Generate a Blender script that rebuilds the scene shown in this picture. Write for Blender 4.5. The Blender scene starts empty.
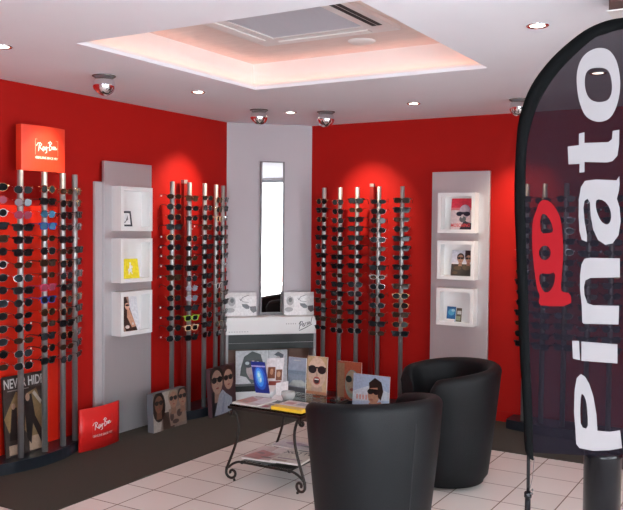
import bpy, bmesh, math, random
from mathutils import Vector as V, Matrix
from mathutils.geometry import tessellate_polygon
random.seed(11)
C = bpy.context.scene.collection
PI = math.pi
H = 2.545
XL, YB, XR, YF = -4.5, 6.6, 2.8, -1.6       # left wall, back wall, street side, behind the camera

# ---------------------------------------------------------------- materials
MATS = {}
def mat(name, col, rough=.5, metal=0., **k):
    if name in MATS: return MATS[name]
    m = bpy.data.materials.new(name); m.use_nodes = True
    b = m.node_tree.nodes['Principled BSDF']
    b.inputs['Base Color'].default_value = (*col, 1); b.inputs['Roughness'].default_value = rough
    b.inputs['Metallic'].default_value = metal
    for q, v in k.items():
        b.inputs[q.replace('_', ' ')].default_value = v
    MATS[name] = m
    return m
def nz(m, scale, amt, bump=0., detail=4, stretch=None, rough_amt=0):
    """procedural tone variation and bump"""
    nt = m.node_tree; b = nt.nodes['Principled BSDF']
    tc = nt.nodes.new('ShaderNodeTexCoord'); n = nt.nodes.new('ShaderNodeTexNoise')
    n.inputs['Scale'].default_value = scale; n.inputs['Detail'].default_value = detail
    src = tc.outputs['Object']
    if stretch:
        mp = nt.nodes.new('ShaderNodeMapping'); mp.inputs['Scale'].default_value = stretch
        nt.links.new(src, mp.inputs[0]); src = mp.outputs[0]
    nt.links.new(src, n.inputs['Vector'])
    if amt:
        c = b.inputs['Base Color'].default_value[:]
        r = nt.nodes.new('ShaderNodeMixRGB'); r.blend_type = 'MIX'
        r.inputs[1].default_value = tuple(x * (1 - amt) for x in c[:3]) + (1,)
        r.inputs[2].default_value = tuple(min(1, x * (1 + amt)) for x in c[:3]) + (1,)
        nt.links.new(n.outputs['Fac'], r.inputs[0]); nt.links.new(r.outputs[0], b.inputs['Base Color'])
    if bump:
        bp = nt.nodes.new('ShaderNodeBump'); bp.inputs['Strength'].default_value = bump
        bp.inputs['Distance'].default_value = .005
        nt.links.new(n.outputs['Fac'], bp.inputs['Height']); nt.links.new(bp.outputs[0], b.inputs['Normal'])
    return m
def emis(name, col, s):
    m = bpy.data.materials.new(name); m.use_nodes = True
    b = m.node_tree.nodes['Principled BSDF']
    b.inputs['Base Color'].default_value = (*col, 1)
    b.inputs['Emission Color'].default_value = (*col, 1); b.inputs['Emission Strength'].default_value = s
    return m
INK = {}
def ink(c):
    c = tuple(c)
    if c not in INK:
        INK[c] = nz(mat('print_ink_%d' % len(INK), c, .35), 55, .35, 0, 5)
    return INK[c]

red_wall = nz(mat('red_wall_paint', (.38, .0055, .003), .7, Specular_IOR_Level=.2), 6, .06, .15)
grey_wall = nz(mat('grey_wall_paint', (.46, .425, .45), .7), 5, .03, .1)
white_ceil = nz(mat('white_ceiling_paint', (.83, .855, .91), .8), 4, .02, .05)
cove_paint = nz(mat('cove_paint', (.82, .79, .77), .8), 4, .02, .05)
cove_top = nz(mat('cove_top_plaster', (.74, .63, .59), .85), 9, .12, .3, stretch=(1, 4, 1))
carpet_m = nz(mat('brown_carpet', (.050, .042, .031), 1.0), 260, .35, .8)
steel = nz(mat('brushed_steel', (.40, .39, .385), .45, .75), 30, .05, .02, stretch=(1, 1, .05))
chrome = mat('chrome', (.82, .82, .84), .06, 1.)
alu = nz(mat('brushed_aluminium', (.56, .545, .56), .40, .6), 40, .05, .03, stretch=(8, 8, .15))
alu_edge = mat('aluminium_edge', (.56, .52, .53), .45, .3)
white_box = mat('white_lacquer', (.80, .79, .78), .35)
black_base = mat('black_blue_lacquer', (.012, .016, .022), .3)
leather = nz(mat('black_leather', (.0045, .0052, .0062), .52, Specular_IOR_Level=.2), 160, .15, .25)
seam_m = mat('seam_thread', (.01, .01, .011), .6)
iron = nz(mat('wrought_iron', (.020, .015, .012), .45, .4), 90, .3, .3)
wood = nz(mat('brown_wood', (.13, .055, .032), .5), 7, .3, .1, stretch=(1, 1, 9))
dark_glass = mat('dark_glossy_shelf', (.014, .017, .017), .3, Specular_IOR_Level=.3)
red_gloss = mat('glossy_red_acrylic', (.78, .028, .012), .22)
dark_red = mat('dark_red_post', (.22, .008, .006), .4)
red_card = mat('red_card', (.66, .016, .014), .4)
mirror_m = mat('mirror_silver', (.92, .93, .93), .01, 1.)
black_gloss = mat('black_gloss', (.006, .006, .008), .22, Specular_IOR_Level=.3)
black_matte = mat('black_matte', (.010, .011, .013), .6)
black_mat = nz(mat('black_rubber_mat', (.008, .008, .009), .9), 200, .2, .5)
warm_lamp = emis('warm_lamp', (1, .86, .70), 14)
strip_lamp = emis('cove_strip_lamp', (1, .38, .23), 4)

def glass_mat(name, tint, gloss=.12, rough=.02):
    m = bpy.data.materials.new(name); m.use_nodes = True; nt = m.node_tree; nt.nodes.clear()
    o = nt.nodes.new('ShaderNodeOutputMaterial'); mx = nt.nodes.new('ShaderNodeMixShader')
    t = nt.nodes.new('ShaderNodeBsdfTransparent'); g = nt.nodes.new('ShaderNodeBsdfGlossy')
    t.inputs[0].default_value = (*tint, 1); g.inputs['Roughness'].default_value = rough
    fr = nt.nodes.new('ShaderNodeFresnel'); fr.inputs[0].default_value = 1.5
    nt.links.new(fr.outputs[0], mx.inputs[0])
    nt.links.new(t.outputs[0], mx.inputs[1]); nt.links.new(g.outputs[0], mx.inputs[2]); nt.links.new(mx.outputs[0], o.inputs[0])
    return m
pane_m = glass_mat('window_glass', (.97, .98, .98))
table_glass = glass_mat('table_glass', (.80, .86, .84))
clear_acrylic = glass_mat('clear_acrylic', (.85, .88, .88))

def sheer(name, col, thru, tint):
    """thin printed flag cloth: part of the light goes straight through"""
    m = bpy.data.materials.new(name); m.use_nodes = True; nt = m.node_tree; nt.nodes.clear()
    o = nt.nodes.new('ShaderNodeOutputMaterial'); mx = nt.nodes.new('ShaderNodeMixShader'); m2 = nt.nodes.new('ShaderNodeMixShader')
    t = nt.nodes.new('ShaderNodeBsdfTransparent'); d = nt.nodes.new('ShaderNodeBsdfDiffuse'); tl = nt.nodes.new('ShaderNodeBsdfTranslucent')
    t.inputs[0].default_value = (*tint, 1); d.inputs[0].default_value = (*col, 1); tl.inputs[0].default_value = (*col, 1)
    mx.inputs[0].default_value = .3; m2.inputs[0].default_value = thru
    nt.links.new(d.outputs[0], mx.inputs[1]); nt.links.new(tl.outputs[0], mx.inputs[2])
    nt.links.new(mx.outputs[0], m2.inputs[1]); nt.links.new(t.outputs[0], m2.inputs[2]); nt.links.new(m2.outputs[0], o.inputs[0])
    return m
flag_cloth = sheer('sheer_black_flag_cloth', (.016, .014, .021), .135, (1, .96, 1))
flag_white = sheer('white_flag_print', (.46, .44, .455), .05, (1, 1, 1))
flag_red = sheer('red_flag_print', (.40, .018, .025), .12, (1, .5, .5))
flag_edge = mat('black_flag_sleeve', (.0035, .004, .0045), .9, Specular_IOR_Level=.1)

def tile_mat():
    m = mat('glazed_floor_tiles', (.6, .55, .5), .2); nt = m.node_tree; b = nt.nodes['Principled BSDF']
    tc = nt.nodes.new('ShaderNodeTexCoord'); mp = nt.nodes.new('ShaderNodeMapping')
    mp.inputs['Location'].default_value = (3.32, -4.035, 0)
    br = nt.nodes.new('ShaderNodeTexBrick'); br.offset = 0; br.squash = 1
    br.inputs['Scale'].default_value = 1; br.inputs['Brick Width'].default_value = .3085; br.inputs['Row Height'].default_value = .3085
    br.inputs['Mortar Size'].default_value = .0042; br.inputs['Mortar Smooth'].default_value = .2; br.inputs['Bias'].default_value = 0
    br.inputs['Color1'].default_value = (.80, .745, .70, 1); br.inputs['Color2'].default_value = (.86, .80, .755, 1)
    br.inputs['Mortar'].default_value = (.17, .11, .085, 1)
    nt.links.new(tc.outputs['Object'], mp.inputs[0]); nt.links.new(mp.outputs[0], br.inputs['Vector'])
    nt.links.new(br.outputs['Color'], b.inputs['Base Color'])
    r = nt.nodes.new('ShaderNodeMapRange'); r.inputs['To Min'].default_value = .22; r.inputs['To Max'].default_value = .8
    nt.links.new(br.outputs['Fac'], r.inputs[0]); nt.links.new(r.outputs[0], b.inputs['Roughness'])
    bp = nt.nodes.new('ShaderNodeBump'); bp.invert = True; bp.inputs['Distance'].default_value = .002; bp.inputs['Strength'].default_value = .6
    nt.links.new(br.outputs['Fac'], bp.inputs['Height']); nt.links.new(bp.outputs[0], b.inputs['Normal'])
    return m
tiles = tile_mat()

# ---------------------------------------------------------------- mesh helpers
class MB:
    def __init__(s): s.bm = bmesh.new(); s.mats = []
    def mi(s, m):
        if m is None: return 0
        if m not in s.mats: s.mats.append(m)
        return s.mats.index(m)
    def face(s, vs, m=None, smooth=False):
        try: f = s.bm.faces.new(vs)
        except ValueError: return None
        f.material_index = s.mi(m); f.smooth = smooth
        return f
    def box(s, lo, hi, m=None, T=None, bev=0):
        r = bmesh.ops.create_cube(s.bm, size=1)
        c = [(a + b) / 2 for a, b in zip(lo, hi)]; d = [b - a for a, b in zip(lo, hi)]
        for v in r['verts']:
            v.co = V((c[0] + v.co.x * d[0], c[1] + v.co.y * d[1], c[2] + v.co.z * d[2]))
        fs = set(f for v in r['verts'] for f in v.link_faces)
        vs = set(r['verts'])
        if bev:
            es = set(e for v in r['verts'] for e in v.link_edges)
            q = bmesh.ops.bevel(s.bm, geom=list(es), offset=bev, segments=2, affect='EDGES', profile=.5)
            vs = set(q['verts']) | set(v for v in r['verts'] if v.is_valid)
            fs = set(f for v in vs for f in v.link_faces)
        for f in fs: f.material_index = s.mi(m)
        if T is not None:
            for v in vs: v.co = T @ v.co
        return s
    def tube(s, pts, r, m=None, n=8, cap=True):
        pts = [V(p) for p in pts]; rs = r if isinstance(r, (list, tuple)) else [r] * len(pts)
        rings = []; up = None
        for i, p in enumerate(pts):
            a = pts[max(0, i - 1)]; b = pts[min(len(pts) - 1, i + 1)]; d = (b - a).normalized()
            if up is None:
                up = d.cross(V((0, 0, 1)))
                if up.length < .05: up = V((1, 0, 0))
            up = (up - d * up.dot(d)).normalized(); w = d.cross(up)
            rings.append([s.bm.verts.new(p + (up * math.cos(2 * PI * k / n) + w * math.sin(2 * PI * k / n)) * rs[i]) for k in range(n)])
        for A, B in zip(rings, rings[1:]):
            for k in range(n): s.face([A[k], A[(k + 1) % n], B[(k + 1) % n], B[k]], m, True)
        if cap: s.face(rings[0][::-1], m); s.face(rings[-1], m)
        return s
    def lathe(s, prof, m=None, n=24, T=None, cap=True):
        rings = [[s.bm.verts.new(V((r * math.cos(2 * PI * k / n), r * math.sin(2 * PI * k / n), z))) for k in range(n)] for r, z in prof]
        for A, B in zip(rings, rings[1:]):
            for k in range(n): s.face([A[k], A[(k + 1) % n], B[(k + 1) % n], B[k]], m, True)
        if cap: s.face(rings[0][::-1], m); s.face(rings[-1], m)
        if T is not None:
            for R in rings:
                for v in R: v.co = T @ v.co
        return s
    def prism(s, outer, holes, f, thick, m=None):
        """outline with holes in 2-D, f maps (a, b, c) to the scene, c runs 0..thick"""
        loops = [[V((a, b, 0)) for a, b in l] for l in [outer] + list(holes)]
        tri = tessellate_polygon(loops); flat = [p for l in loops for p in l]
        lv = [s.bm.verts.new(f(p.x, p.y, 0)) for p in flat]; hv = [s.bm.verts.new(f(p.x, p.y, thick)) for p in flat]
        for t in tri:
            s.face([lv[i] for i in t], m); s.face([hv[i] for i in reversed(t)], m)
        o = 0
        for l in loops:
            k = len(l)
            for i in range(k):
                j = (i + 1) % k
                s.face([lv[o + i], lv[o + j], hv[o + j], hv[o + i]], m)
            o += k
        return s
    def mesh(s, name, m=None):
        if m is not None and not s.mats: s.mats = [m]
        bmesh.ops.recalc_face_normals(s.bm, faces=s.bm.faces)
        me = bpy.data.meshes.new(name); s.bm.to_mesh(me); s.bm.free()
        for q in s.mats: me.materials.append(q)
        return me
    def obj(s, name, m=None, parent=None, raw=False):
        if raw:
            if m is not None and not s.mats: s.mats = [m]
            me = bpy.data.meshes.new(name); s.bm.to_mesh(me); s.bm.free()
            for q in s.mats: me.materials.append(q)
        else: me = s.mesh(name, m)
        return link(name, me, parent)
def link(name, data, parent=None):
    o = bpy.data.objects.new(name, data); C.objects.link(o)
    if parent: o.parent = parent
    return o
def tag(o, label, cat, group=None):
    o['label'] = label; o['category'] = cat
    if group: o['group'] = group
    return o
def thing(name, label, cat, loc=(0, 0, 0), rz=0, group=None):
    o = link(name, None); o.location = loc; o.rotation_euler = (0, 0, rz)
    return tag(o, label, cat, group)
def struct(name, mb, m=None):
    o = mb.obj(name, m); o['kind'] = 'structure'; return o
def dup(root, loc=None, rz=None, label=None):
    r = root.copy(); C.objects.link(r)
    if loc is not None: r.location = loc
    if rz is not None: r.rotation_euler = (0, 0, rz)
    if label: r['label'] = label
    for ch in list(root.children):
        c = ch.copy(); C.objects.link(c); c.parent = r
        for g in ch.children:
            d = g.copy(); C.objects.link(d); d.parent = c
    return r
def smooth_closed(p, it=1):
    for _ in range(it):
        q = []
        for i in range(len(p)):
            a, b = p[i], p[(i + 1) % len(p)]
            q += [(a[0] * .75 + b[0] * .25, a[1] * .75 + b[1] * .25), (a[0] * .25 + b[0] * .75, a[1] * .25 + b[1] * .75)]
        p = q
    return p
def catmull(pts, k=6):
    pts = [V(p) for p in pts]; out = []
    for i in range(len(pts) - 1):
        p0, p1, p2, p3 = pts[max(0, i - 1)], pts[i], pts[i + 1], pts[min(len(pts) - 1, i + 2)]
        for j in range(k):
            t = j / k
            out.append(.5 * ((2 * p1) + (p2 - p0) * t + (2 * p0 - 5 * p1 + 4 * p2 - p3) * t * t + (3 * p1 - p0 - 3 * p2 + p3) * t ** 3))
    return out + [pts[-1]]

# ---------------------------------------------------------------- printed pictures
def ell(cx, cy, rx, ry, rot=0, n=18):
    c, s_ = math.cos(rot), math.sin(rot)
    return [(cx + rx * math.cos(2 * PI * i / n) * c - ry * math.sin(2 * PI * i / n) * s_,
             cy + rx * math.cos(2 * PI * i / n) * s_ + ry * math.sin(2 * PI * i / n) * c) for i in range(n)]
def rect(x0, y0, x1, y1): return [(x0, y0), (x1, y0), (x1, y1), (x0, y1)]
def ribbon(pts, w):
    """open stroke -> list of little quads"""
    out = []
    for a, b in zip(pts, pts[1:]):
        dx, dy = b[0] - a[0], b[1] - a[1]; l = math.hypot(dx, dy) or 1
        ux, uy = dx / l * w / 2, dy / l * w / 2; nx, ny = -uy, ux
        out.append([(a[0] - ux + nx, a[1] - uy + ny), (a[0] - ux - nx, a[1] - uy - ny), (b[0] + ux - nx, b[1] + uy - ny), (b[0] + ux + nx, b[1] + uy + ny)])
    return out
def script(strokes, x, y, w, rot, wt):
    c, s_ = math.cos(rot), math.sin(rot); out = []
    for st in strokes:
        out += ribbon([(x + (a * c - b * s_) * w, y + (a * s_ + b * c) * w) for a, b in st], wt)
    return out
RB = [[(.06, .02), (.15, .40)], [(.0, .30), (.08, .42), (.2, .43), (.25, .34), (.14, .22), (.20, .12), (.30, .0)],
      [(.37, .20), (.31, .22), (.27, .12), (.31, .05), (.37, .16), (.38, .04)], [(.42, .21), (.43, .08), (.50, .20)], [(.50, .22), (.46, -.08), (.38, -.10)],
      [(.52, .16), (.60, .17)], [(.62, .02), (.70, .46)], [(.60, .40), (.74, .47), (.80, .38), (.68, .27), (.79, .18), (.72, .05), (.61, .02)],
      [(.88, .2), (.82, .18), (.81, .08), (.86, .06), (.89, .2), (.9, .05)], [(.93, .05), (.95, .2), (.99, .18), (1.0, .04), (1.08, .1)]]
PS = [[(.04, -.06), (.14, .42)], [(.02, .30), (.14, .46), (.28, .40), (.24, .24), (.10, .18)], [(.28, .12), (.38, .2), (.34, .26), (.28, .12), (.34, .02), (.42, .08)],
      [(.44, .0), (.48, .22), (.56, .2)], [(.66, .22), (.6, .2), (.66, .08), (.58, .0)], [(.74, .02), (.7, .14), (.76, .22), (.82, .12), (.74, .02)], [(.86, .0), (.98, .48)],
      [(.04, -.16), (.5, -.12), (.98, -.04)]]
def text_polys(s):
    cu = bpy.data.curves.new('t', 'FONT'); cu.body = s; cu.offset = .018; cu.resolution_u = 3
    o = bpy.data.objects.new('t', cu); C.objects.link(o)
    dg = bpy.context.evaluated_depsgraph_get(); me = bpy.data.meshes.new_from_object(o.evaluated_get(dg))
    vs = [v.co.copy() for v in me.vertices]; ps = [list(p.vertices) for p in me.polygons]
    bpy.data.objects.remove(o); bpy.data.curves.remove(cu); bpy.data.meshes.remove(me)
    x0 = min(v.x for v in vs); x1 = max(v.x for v in vs); y0 = min(v.y for v in vs); y1 = max(v.y for v in vs)
    return [[((vs[i].x - x0) / (x1 - x0), (vs[i].y - y0) / (y1 - y0)) for i in p] for p in ps]
def text(s, x0, y0, x1, y1): return [[(x0 + a * (x1 - x0), y0 + b * (y1 - y0)) for a, b in p] for p in text_polys(s)]
def print_on(name, parent, P0, U, W, w, h, shapes, step=.00022, warp=None):
    """flat print: coloured areas of one picture, laid just over its backing; one mesh"""
    mb = MB(); N = U.cross(W)
    k = 0
    for col, polys in shapes:
        if polys and isinstance(polys[0][0], (int, float)): polys = [polys]
        k += 1
        for p in polys:
            p = [(min(max(a, 0), 1), min(max(b, 0), 1)) for a, b in p]
            q = []
            for pt in p:
                if not q or abs(pt[0] - q[-1][0]) + abs(pt[1] - q[-1][1]) > 1e-5: q.append(pt)
            if len(q) < 3: continue
            base = [P0 + U * (a * w) + W * (b * h) for a, b in q]
            if warp: base = [warp(v) for v in base]
            tri = tessellate_polygon([[V((a, b, 0)) for a, b in q]])
            vs = [mb.bm.verts.new(v + N * (.0006 + step * k)) for v in base]
            for t in tri:
                f = mb.face([vs[i] for i in t], ink(col))
                if f:
                    f.normal_update()
                    if f.normal.dot(N) < 0: f.normal_flip()
    return mb.obj(name, None, parent, raw=True)
def dim(shapes, k): return [(tuple(v * k for v in c), p) for c, p in shapes]
def card(root, P0, U, W, w, h, thick, side, shapes, bname='backing'):
    """a board with a picture on its front; P0 lower left of the front face (local to root)"""
    P0, U, W = V(P0), V(U).normalized(), V(W).normalized(); N = U.cross(W)
    T = Matrix((U.to_4d(), W.to_4d(), N.to_4d(), (0, 0, 0, 1))).transposed(); T[3][0] = T[3][1] = T[3][2] = 0; T.translation = P0
    mb = MB(); mb.box((0, 0, -thick), (w, h, 0), None, T, bev=min(.0015, thick * .3))
    b = mb.obj(bname, side, root)
    if shapes: print_on('print', root, P0, U, W, w, h, shapes)
    return b
SK, SK2, DK, WH = (.42, .23, .155), (.30, .16, .10), (.015, .012, .012), (.75, .73, .72)
def face_(cx, cy, s, a=1., skin=SK, hair=(.05, .025, .015), lens=(.01, .01, .012), lips=(.35, .06, .05), neck=True, longhair=False, smile=False):
    """head with hair, sunglasses, nose and mouth; a = width/height of the picture"""
    X = s / a; o = []
    if longhair: o.append((hair, ell(cx, cy - .15 * s, .62 * X, 1.0 * s)))
    else: o.append((hair, ell(cx, cy + .2 * s, .50 * X, .56 * s)))
    if neck: o.append((tuple(c * .75 for c in skin), [(cx - .2 * X, cy - .3 * s), (cx + .2 * X, cy - .3 * s), (cx + .26 * X, cy - .95 * s), (cx - .26 * X, cy - .95 * s)]))
    o.append((skin, ell(cx, cy, .40 * X, .56 * s)))
    o.append((lens, [ell(cx - .2 * X, cy + .10 * s, .18 * X, .15 * s), ell(cx + .2 * X, cy + .10 * s, .18 * X, .15 * s), rect(cx - .38 * X, cy + .14 * s, cx + .38 * X, cy + .20 * s)]))
    o.append((tuple(c * .7 for c in skin), [(cx - .03 * X, cy + .02 * s), (cx + .07 * X, cy - .12 * s), (cx - .05 * X, cy - .12 * s)]))
    if smile:
        o.append((lips, ell(cx, cy - .30 * s, .15 * X, .15 * s))); o.append(((.03, .01, .01), ell(cx, cy - .31 * s, .11 * X, .10 * s)))
        o.append(((.8, .76, .72), rect(cx - .09 * X, cy - .27 * s, cx + .09 * X, cy - .235 * s)))
    else: o.append((lips, ell(cx, cy - .29 * s, .12 * X, .035 * s)))
    return o

# ================================================================= THE ROOM
b = MB(); b.box((XL - .1, YF - .1, -.1), (XR + 6, YB + .1, 0)); struct('floor', b, tiles)
b = MB(); b.prism([(XL, 3.04), (-3.53, 3.04), (-3.53, 5.715), (XR, 5.715), (XR, YB), (-3.943, YB), (XL, 6.02)], [], lambda x, y, c: V((x, y, .0005 + c)), .006)
struct('carpet', b, carpet_m)
b = MB(); b.box((XL - .15, YF, 0), (XL, YB + .15, H + .4)); struct('wall_left', b, red_wall)
b = MB(); b.box((XL, YB, 0), (XR, YB + .15, H + .4)); struct('wall_back', b, red_wall)
b = MB(); b.prism([(XL, 6.02), (-3.943, YB), (XL, YB)], [], lambda x, y, c: V((x, y, c)), H); struct('wall_corner', b, grey_wall)
FX0, FX1 = -.9, 2.4
b = MB(); b.box((XL, YF - .2, 0), (FX0, YF, H)); b.box((FX1, YF - .2, 0), (XR, YF, H)); b.box((FX0, YF - .2, 2.40), (FX1, YF, H)); b.box((FX0, YF - .2, 0), (FX1, YF, .10)); struct('wall_front', b, grey_wall)
b = MB()
for z0, z1 in ((.10, .16), (2.34, 2.40)): b.box((FX0, YF - .12, z0), (FX1, YF - .06, z1))
for k in range(5):
    x = FX0 + (FX1 - FX0) * k / 4; b.box((x - .03 if k else x, YF - .12, .10), (x + .03 if k < 4 else x, YF - .06, 2.40))
struct('window_3', b, mat('window_frame_grey', (.30, .31, .33), .4))
b = MB(); b.box((FX0, YF - .095, .10), (FX1, YF - .087, 2.40)); struct('window_4', b, pane_m)
# street side: a long shop window
WY0, WY1, WZ0, WZ1 = -1.2, 4.3, .10, 2.52
b = MB()
b.box((XR, YF, 0), (XR + .2, WY0, H)); b.box((XR, WY1, 0), (XR + .2, YB, H))
b.box((XR, WY0, WZ1), (XR + .2, WY1, H)); b.box((XR, WY0, 0), (XR + .2, WY1, WZ0)); struct('wall_right', b, grey_wall)
b = MB(); fx0, fx1 = XR + .06, XR + .12
for z0, z1 in ((WZ0, WZ0 + .06), (WZ1 - .06, WZ1)): b.box((fx0, WY0, z0), (fx1, WY1, z1))
for k in range(4):
    y = WY0 + (WY1 - WY0) * k / 3; b.box((fx0, y - .03 if k else y, WZ0), (fx1, y + .03 if k < 3 else y, WZ1))
struct('window_1', b, mat('window_frame_grey', (.30, .31, .33), .4))
b = MB(); b.box((XR + .085, WY0, WZ0), (XR + .093, WY1, WZ1)); struct('window_2', b, pane_m)
b = MB(); b.box((1.35, -.9, .0005), (2.78, 4.2, .014)); o = b.obj('door_mat', black_mat); tag(o, 'wide black rubber mat along the shop window', 'mat')
# skirting
b = MB(); b.box((-3.92, YB - .012, .0065), (XR, YB, .09)); struct('baseboard_back', b, red_wall)
b = MB(); b.box((XL, YF, .0), (XL + .012, 6.0, .08)); struct('baseboard_left', b, red_wall)

# ceiling with a square recess
sx0, sx1, sy0, sy1 = -3.262, -1.60, 3.055, 4.685
b = MB(); zt = H + .02
b.box((XL, YF, H), (sx0, YB, zt)); b.box((sx1, YF, H), (XR, YB, zt)); b.box((sx0, YF, H), (sx1, sy0, zt)); b.box((sx0, sy1, H), (sx1, YB, zt))
struct('ceiling', b, white_ceil)
g = .055; zu = 2.735
b = MB()
ox0, ox1, oy0, oy1 = sx0 - g, sx1 + g, sy0 - g, sy1 + g
b.box((ox0 - .05, oy0 - .05, zt), (ox0, oy1 + .05, zu)); b.box((ox1, oy0 - .05, zt), (ox1 + .05, oy1 + .05, zu))
b.box((ox0, oy0 - .05, zt), (ox1, oy0, zu)); b.box((ox0, oy1, zt), (ox1, oy1 + .05, zu)); struct('trim_1', b, cove_paint)
b = MB(); b.box((ox0 - .05, oy0 - .05, zu), (ox1 + .05, oy1 + .05, zu + .03)); struct('ceiling_recess', b, cove_top)
b = MB(); w = .012                                    # small raised rim of the opening
b.box((sx0 - w, sy0 - w, zt), (sx0, sy1 + w, zt + .014)); b.box((sx1, sy0 - w, zt), (sx1 + w, sy1 + w, zt + .014))
b.box((sx0, sy0 - w, zt), (sx1, sy0, zt + .014)); b.box((sx0, sy1, zt), (sx1, sy1 + w, zt + .014)); struct('trim_2', b, cove_paint)
b = MB()
q = .012
b.box((sx0 - .04, sy1 + .018, zt + .001), (sx1 + .04, sy1 + .030, zt + .009)); b.box((sx0 - .030, sy0, zt + .001), (sx0 - .018, sy1, zt + .009))
b.box((sx1 + .018, sy0, zt + .001), (sx1 + .030, sy1, zt + .009))
o = b.obj('light_strip', strip_lamp); tag(o, 'warm orange strip light lying on the ledge around the ceiling recess', 'light')
# air conditioning cassette in the recess
t = thing('air_conditioner', 'square white ceiling air conditioner with grey grille in the recess', 'air conditioner', (-2.41, 3.775, zu))
b = MB(); a = .455; c_ = .30
b.prism([(-a, -a), (a, -a), (a, a), (-a, a)], [[(-c_, -c_), (c_, -c_), (c_, c_), (-c_, c_)]], lambda x, y, c: V((x, y, -c)), .022)
b.obj('panel', mat('cassette_white', (.74, .72, .71), .5), t)
b = MB(); b.box((-c_, -c_, -.012), (c_, c_, -.002))
for k in range(30): y = -c_ + .02 * k + .008; b.box((-c_, y, -.017), (c_, y + .006, -.012))
b.obj('grille', mat('cassette_grille', (.50, .50, .54), .6), t)
for sx, sy, dx, dy in ((1, 0, .03, .30), (-1, 0, .03, .30), (0, 1, .30, .03), (0, -1, .30, .03)):
    b = MB(); cx, cy = sx * .385, sy * .385
    if sx == 1:
        b.box((cx - dx, cy - dy, -.0245), (cx - .004, cy + dy, -.0225), black_matte); b.box((cx + .004, cy - dy, -.0245), (cx + dx, cy + dy, -.0225), black_matte)
        b.obj('air_slot', None, t)
    else:
        b.box((cx - dx, cy - dy, -.031), (cx + dx, cy + dy, -.0225), bev=.002); b.obj('air_flap', mat('cassette_flap', (.80, .79, .78), .4), t)
t = thing('smoke_detector', 'faint round white cover plate on the recess ceiling in front of the air conditioner', 'ceiling plate', (-2.32, 4.46, zu))
b = MB(); b.lathe([(.001, -.012), (.07, -.012), (.085, -.002), (.085, 0)], n=28); b.obj('cover', cove_paint, t)

# ================================================================= CAMERA
f, yaw, pitch, roll = 817.93, math.radians(30.822), math.radians(-1.9535), math.radians(.55284)
fw = V((-math.sin(yaw) * math.cos(pitch), math.cos(yaw) * math.cos(pitch), math.sin(pitch)))
r0 = V((math.cos(yaw), math.sin(yaw), 0)); u0 = r0.cross(fw)
rr = r0 * math.cos(roll) + u0 * math.sin(roll); uu = -r0 * math.sin(roll) + u0 * math.cos(roll)
cam = bpy.data.cameras.new('camera'); cam.sensor_width = 36; cam.lens = f / 623 * 36; cam.clip_end = 100
co = link('camera', cam)
M = Matrix((rr, uu, -fw)).transposed().to_4x4(); M.translation = V((0, 0, 1.6)); co.matrix_world = M
bpy.context.scene.camera = co

# ================================================================= LAMPS
def spot(loc, target, power, angle, col=(1, .80, .58), blend=1.0, rad=.03, name='spot_light_beam'):
    l = bpy.data.lights.new(name, 'SPOT'); l.energy = power; l.spot_size = math.radians(angle); l.spot_blend = blend
    l.color = col; l.shadow_soft_size = rad
    o = link(name, l); o.location = loc
    o.rotation_euler = (V(target) - V(loc)).to_track_quat('-Z', 'Y').to_euler(); return o
ball_mesh = {}
def ball_lamp(x, y, target, label, power, angle):
    t = thing('ball_spotlight', label, 'spotlight', (x, y, H), 0, 'chrome ball spotlights on the ceiling')
    if not ball_mesh:
        b = MB(); b.lathe([(.074, 0), (.074, -.005), (.070, -.007), (.066, -.005)], n=32, cap=False); ball_mesh['ring'] = b.mesh('ring', mat('dark_chrome', (.18, .17, .17), .3, 1.))
        # globe with a cut mouth, axis +Z is the mouth
        b = MB(); prof = [(.070 * math.sin(a), -.070 * math.cos(a)) for a in [i * PI / 16 for i in range(0, 13)]]
        prof[0] = (.0008, -.070); prof += [(.043, .047), (.036, .030), (.034, .018)]
        b.lathe(prof, n=32, cap=False); ball_mesh['globe'] = b.mesh('globe', chrome)
        b = MB(); b.lathe([(.0335, .012), (.0335, .016), (.001, .018)], n=24); ball_mesh['lens'] = b.mesh('lens', warm_lamp)
    link('ring', ball_mesh['ring'], t)
    c = V((x, y, H - .058)); d = (V(target) - c).normalized()
    gl = link('globe', ball_mesh['globe'], t); gl.location = (0, 0, -.058); gl.rotation_euler = d.to_track_quat('Z', 'Y').to_euler()
    link('lamp', ball_mesh['lens'], gl)
    spot(c + d * .07, target, power, angle)
ball_lamp(-3.81, 3.80, (-4.32, 3.76, 1.98), 'chrome ball spotlight above the red header box at the left', 40, 46)
ball_lamp(-3.79, 5.50, (-4.5, 5.34, 1.76), 'chrome ball spotlight left of the mirror, lighting the rack beside the corner', 60, 58)
ball_lamp(-3.36, 5.84, (-3.30, 6.6, 1.72), 'chrome ball spotlight right of the mirror, lighting the rack on the back wall', 60, 58)
ball_lamp(-1.78, 5.92, (-1.95, 6.6, 1.60), 'chrome ball spotlight half hidden by the edge of the flag', 62, 62)
dm = {}
def downlight(x, y, label, power=9, z=H):
    t = thing('downlight', label, 'downlight', (x, y, z), 0, 'small recessed downlights')
    if not dm:
        b = MB(); b.lathe([(.052, 0), (.052, -.003), (.046, -.006), (.036, -.004), (.034, -.0005)], n=28, cap=False); dm['r'] = b.mesh('ring', chrome)
        b = MB(); b.lathe([(.034, -.0005), (.033, -.002), (.001, -.003)], n=24); dm['l'] = b.mesh('lamp', warm_lamp)
    link('ring', dm['r'], t); link('lamp', dm['l'], t)
    spot((x, y, z - .01), (x, y, 0), power, 95, (1, .86, .68), .8, .03, 'downlight_beam')
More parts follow.
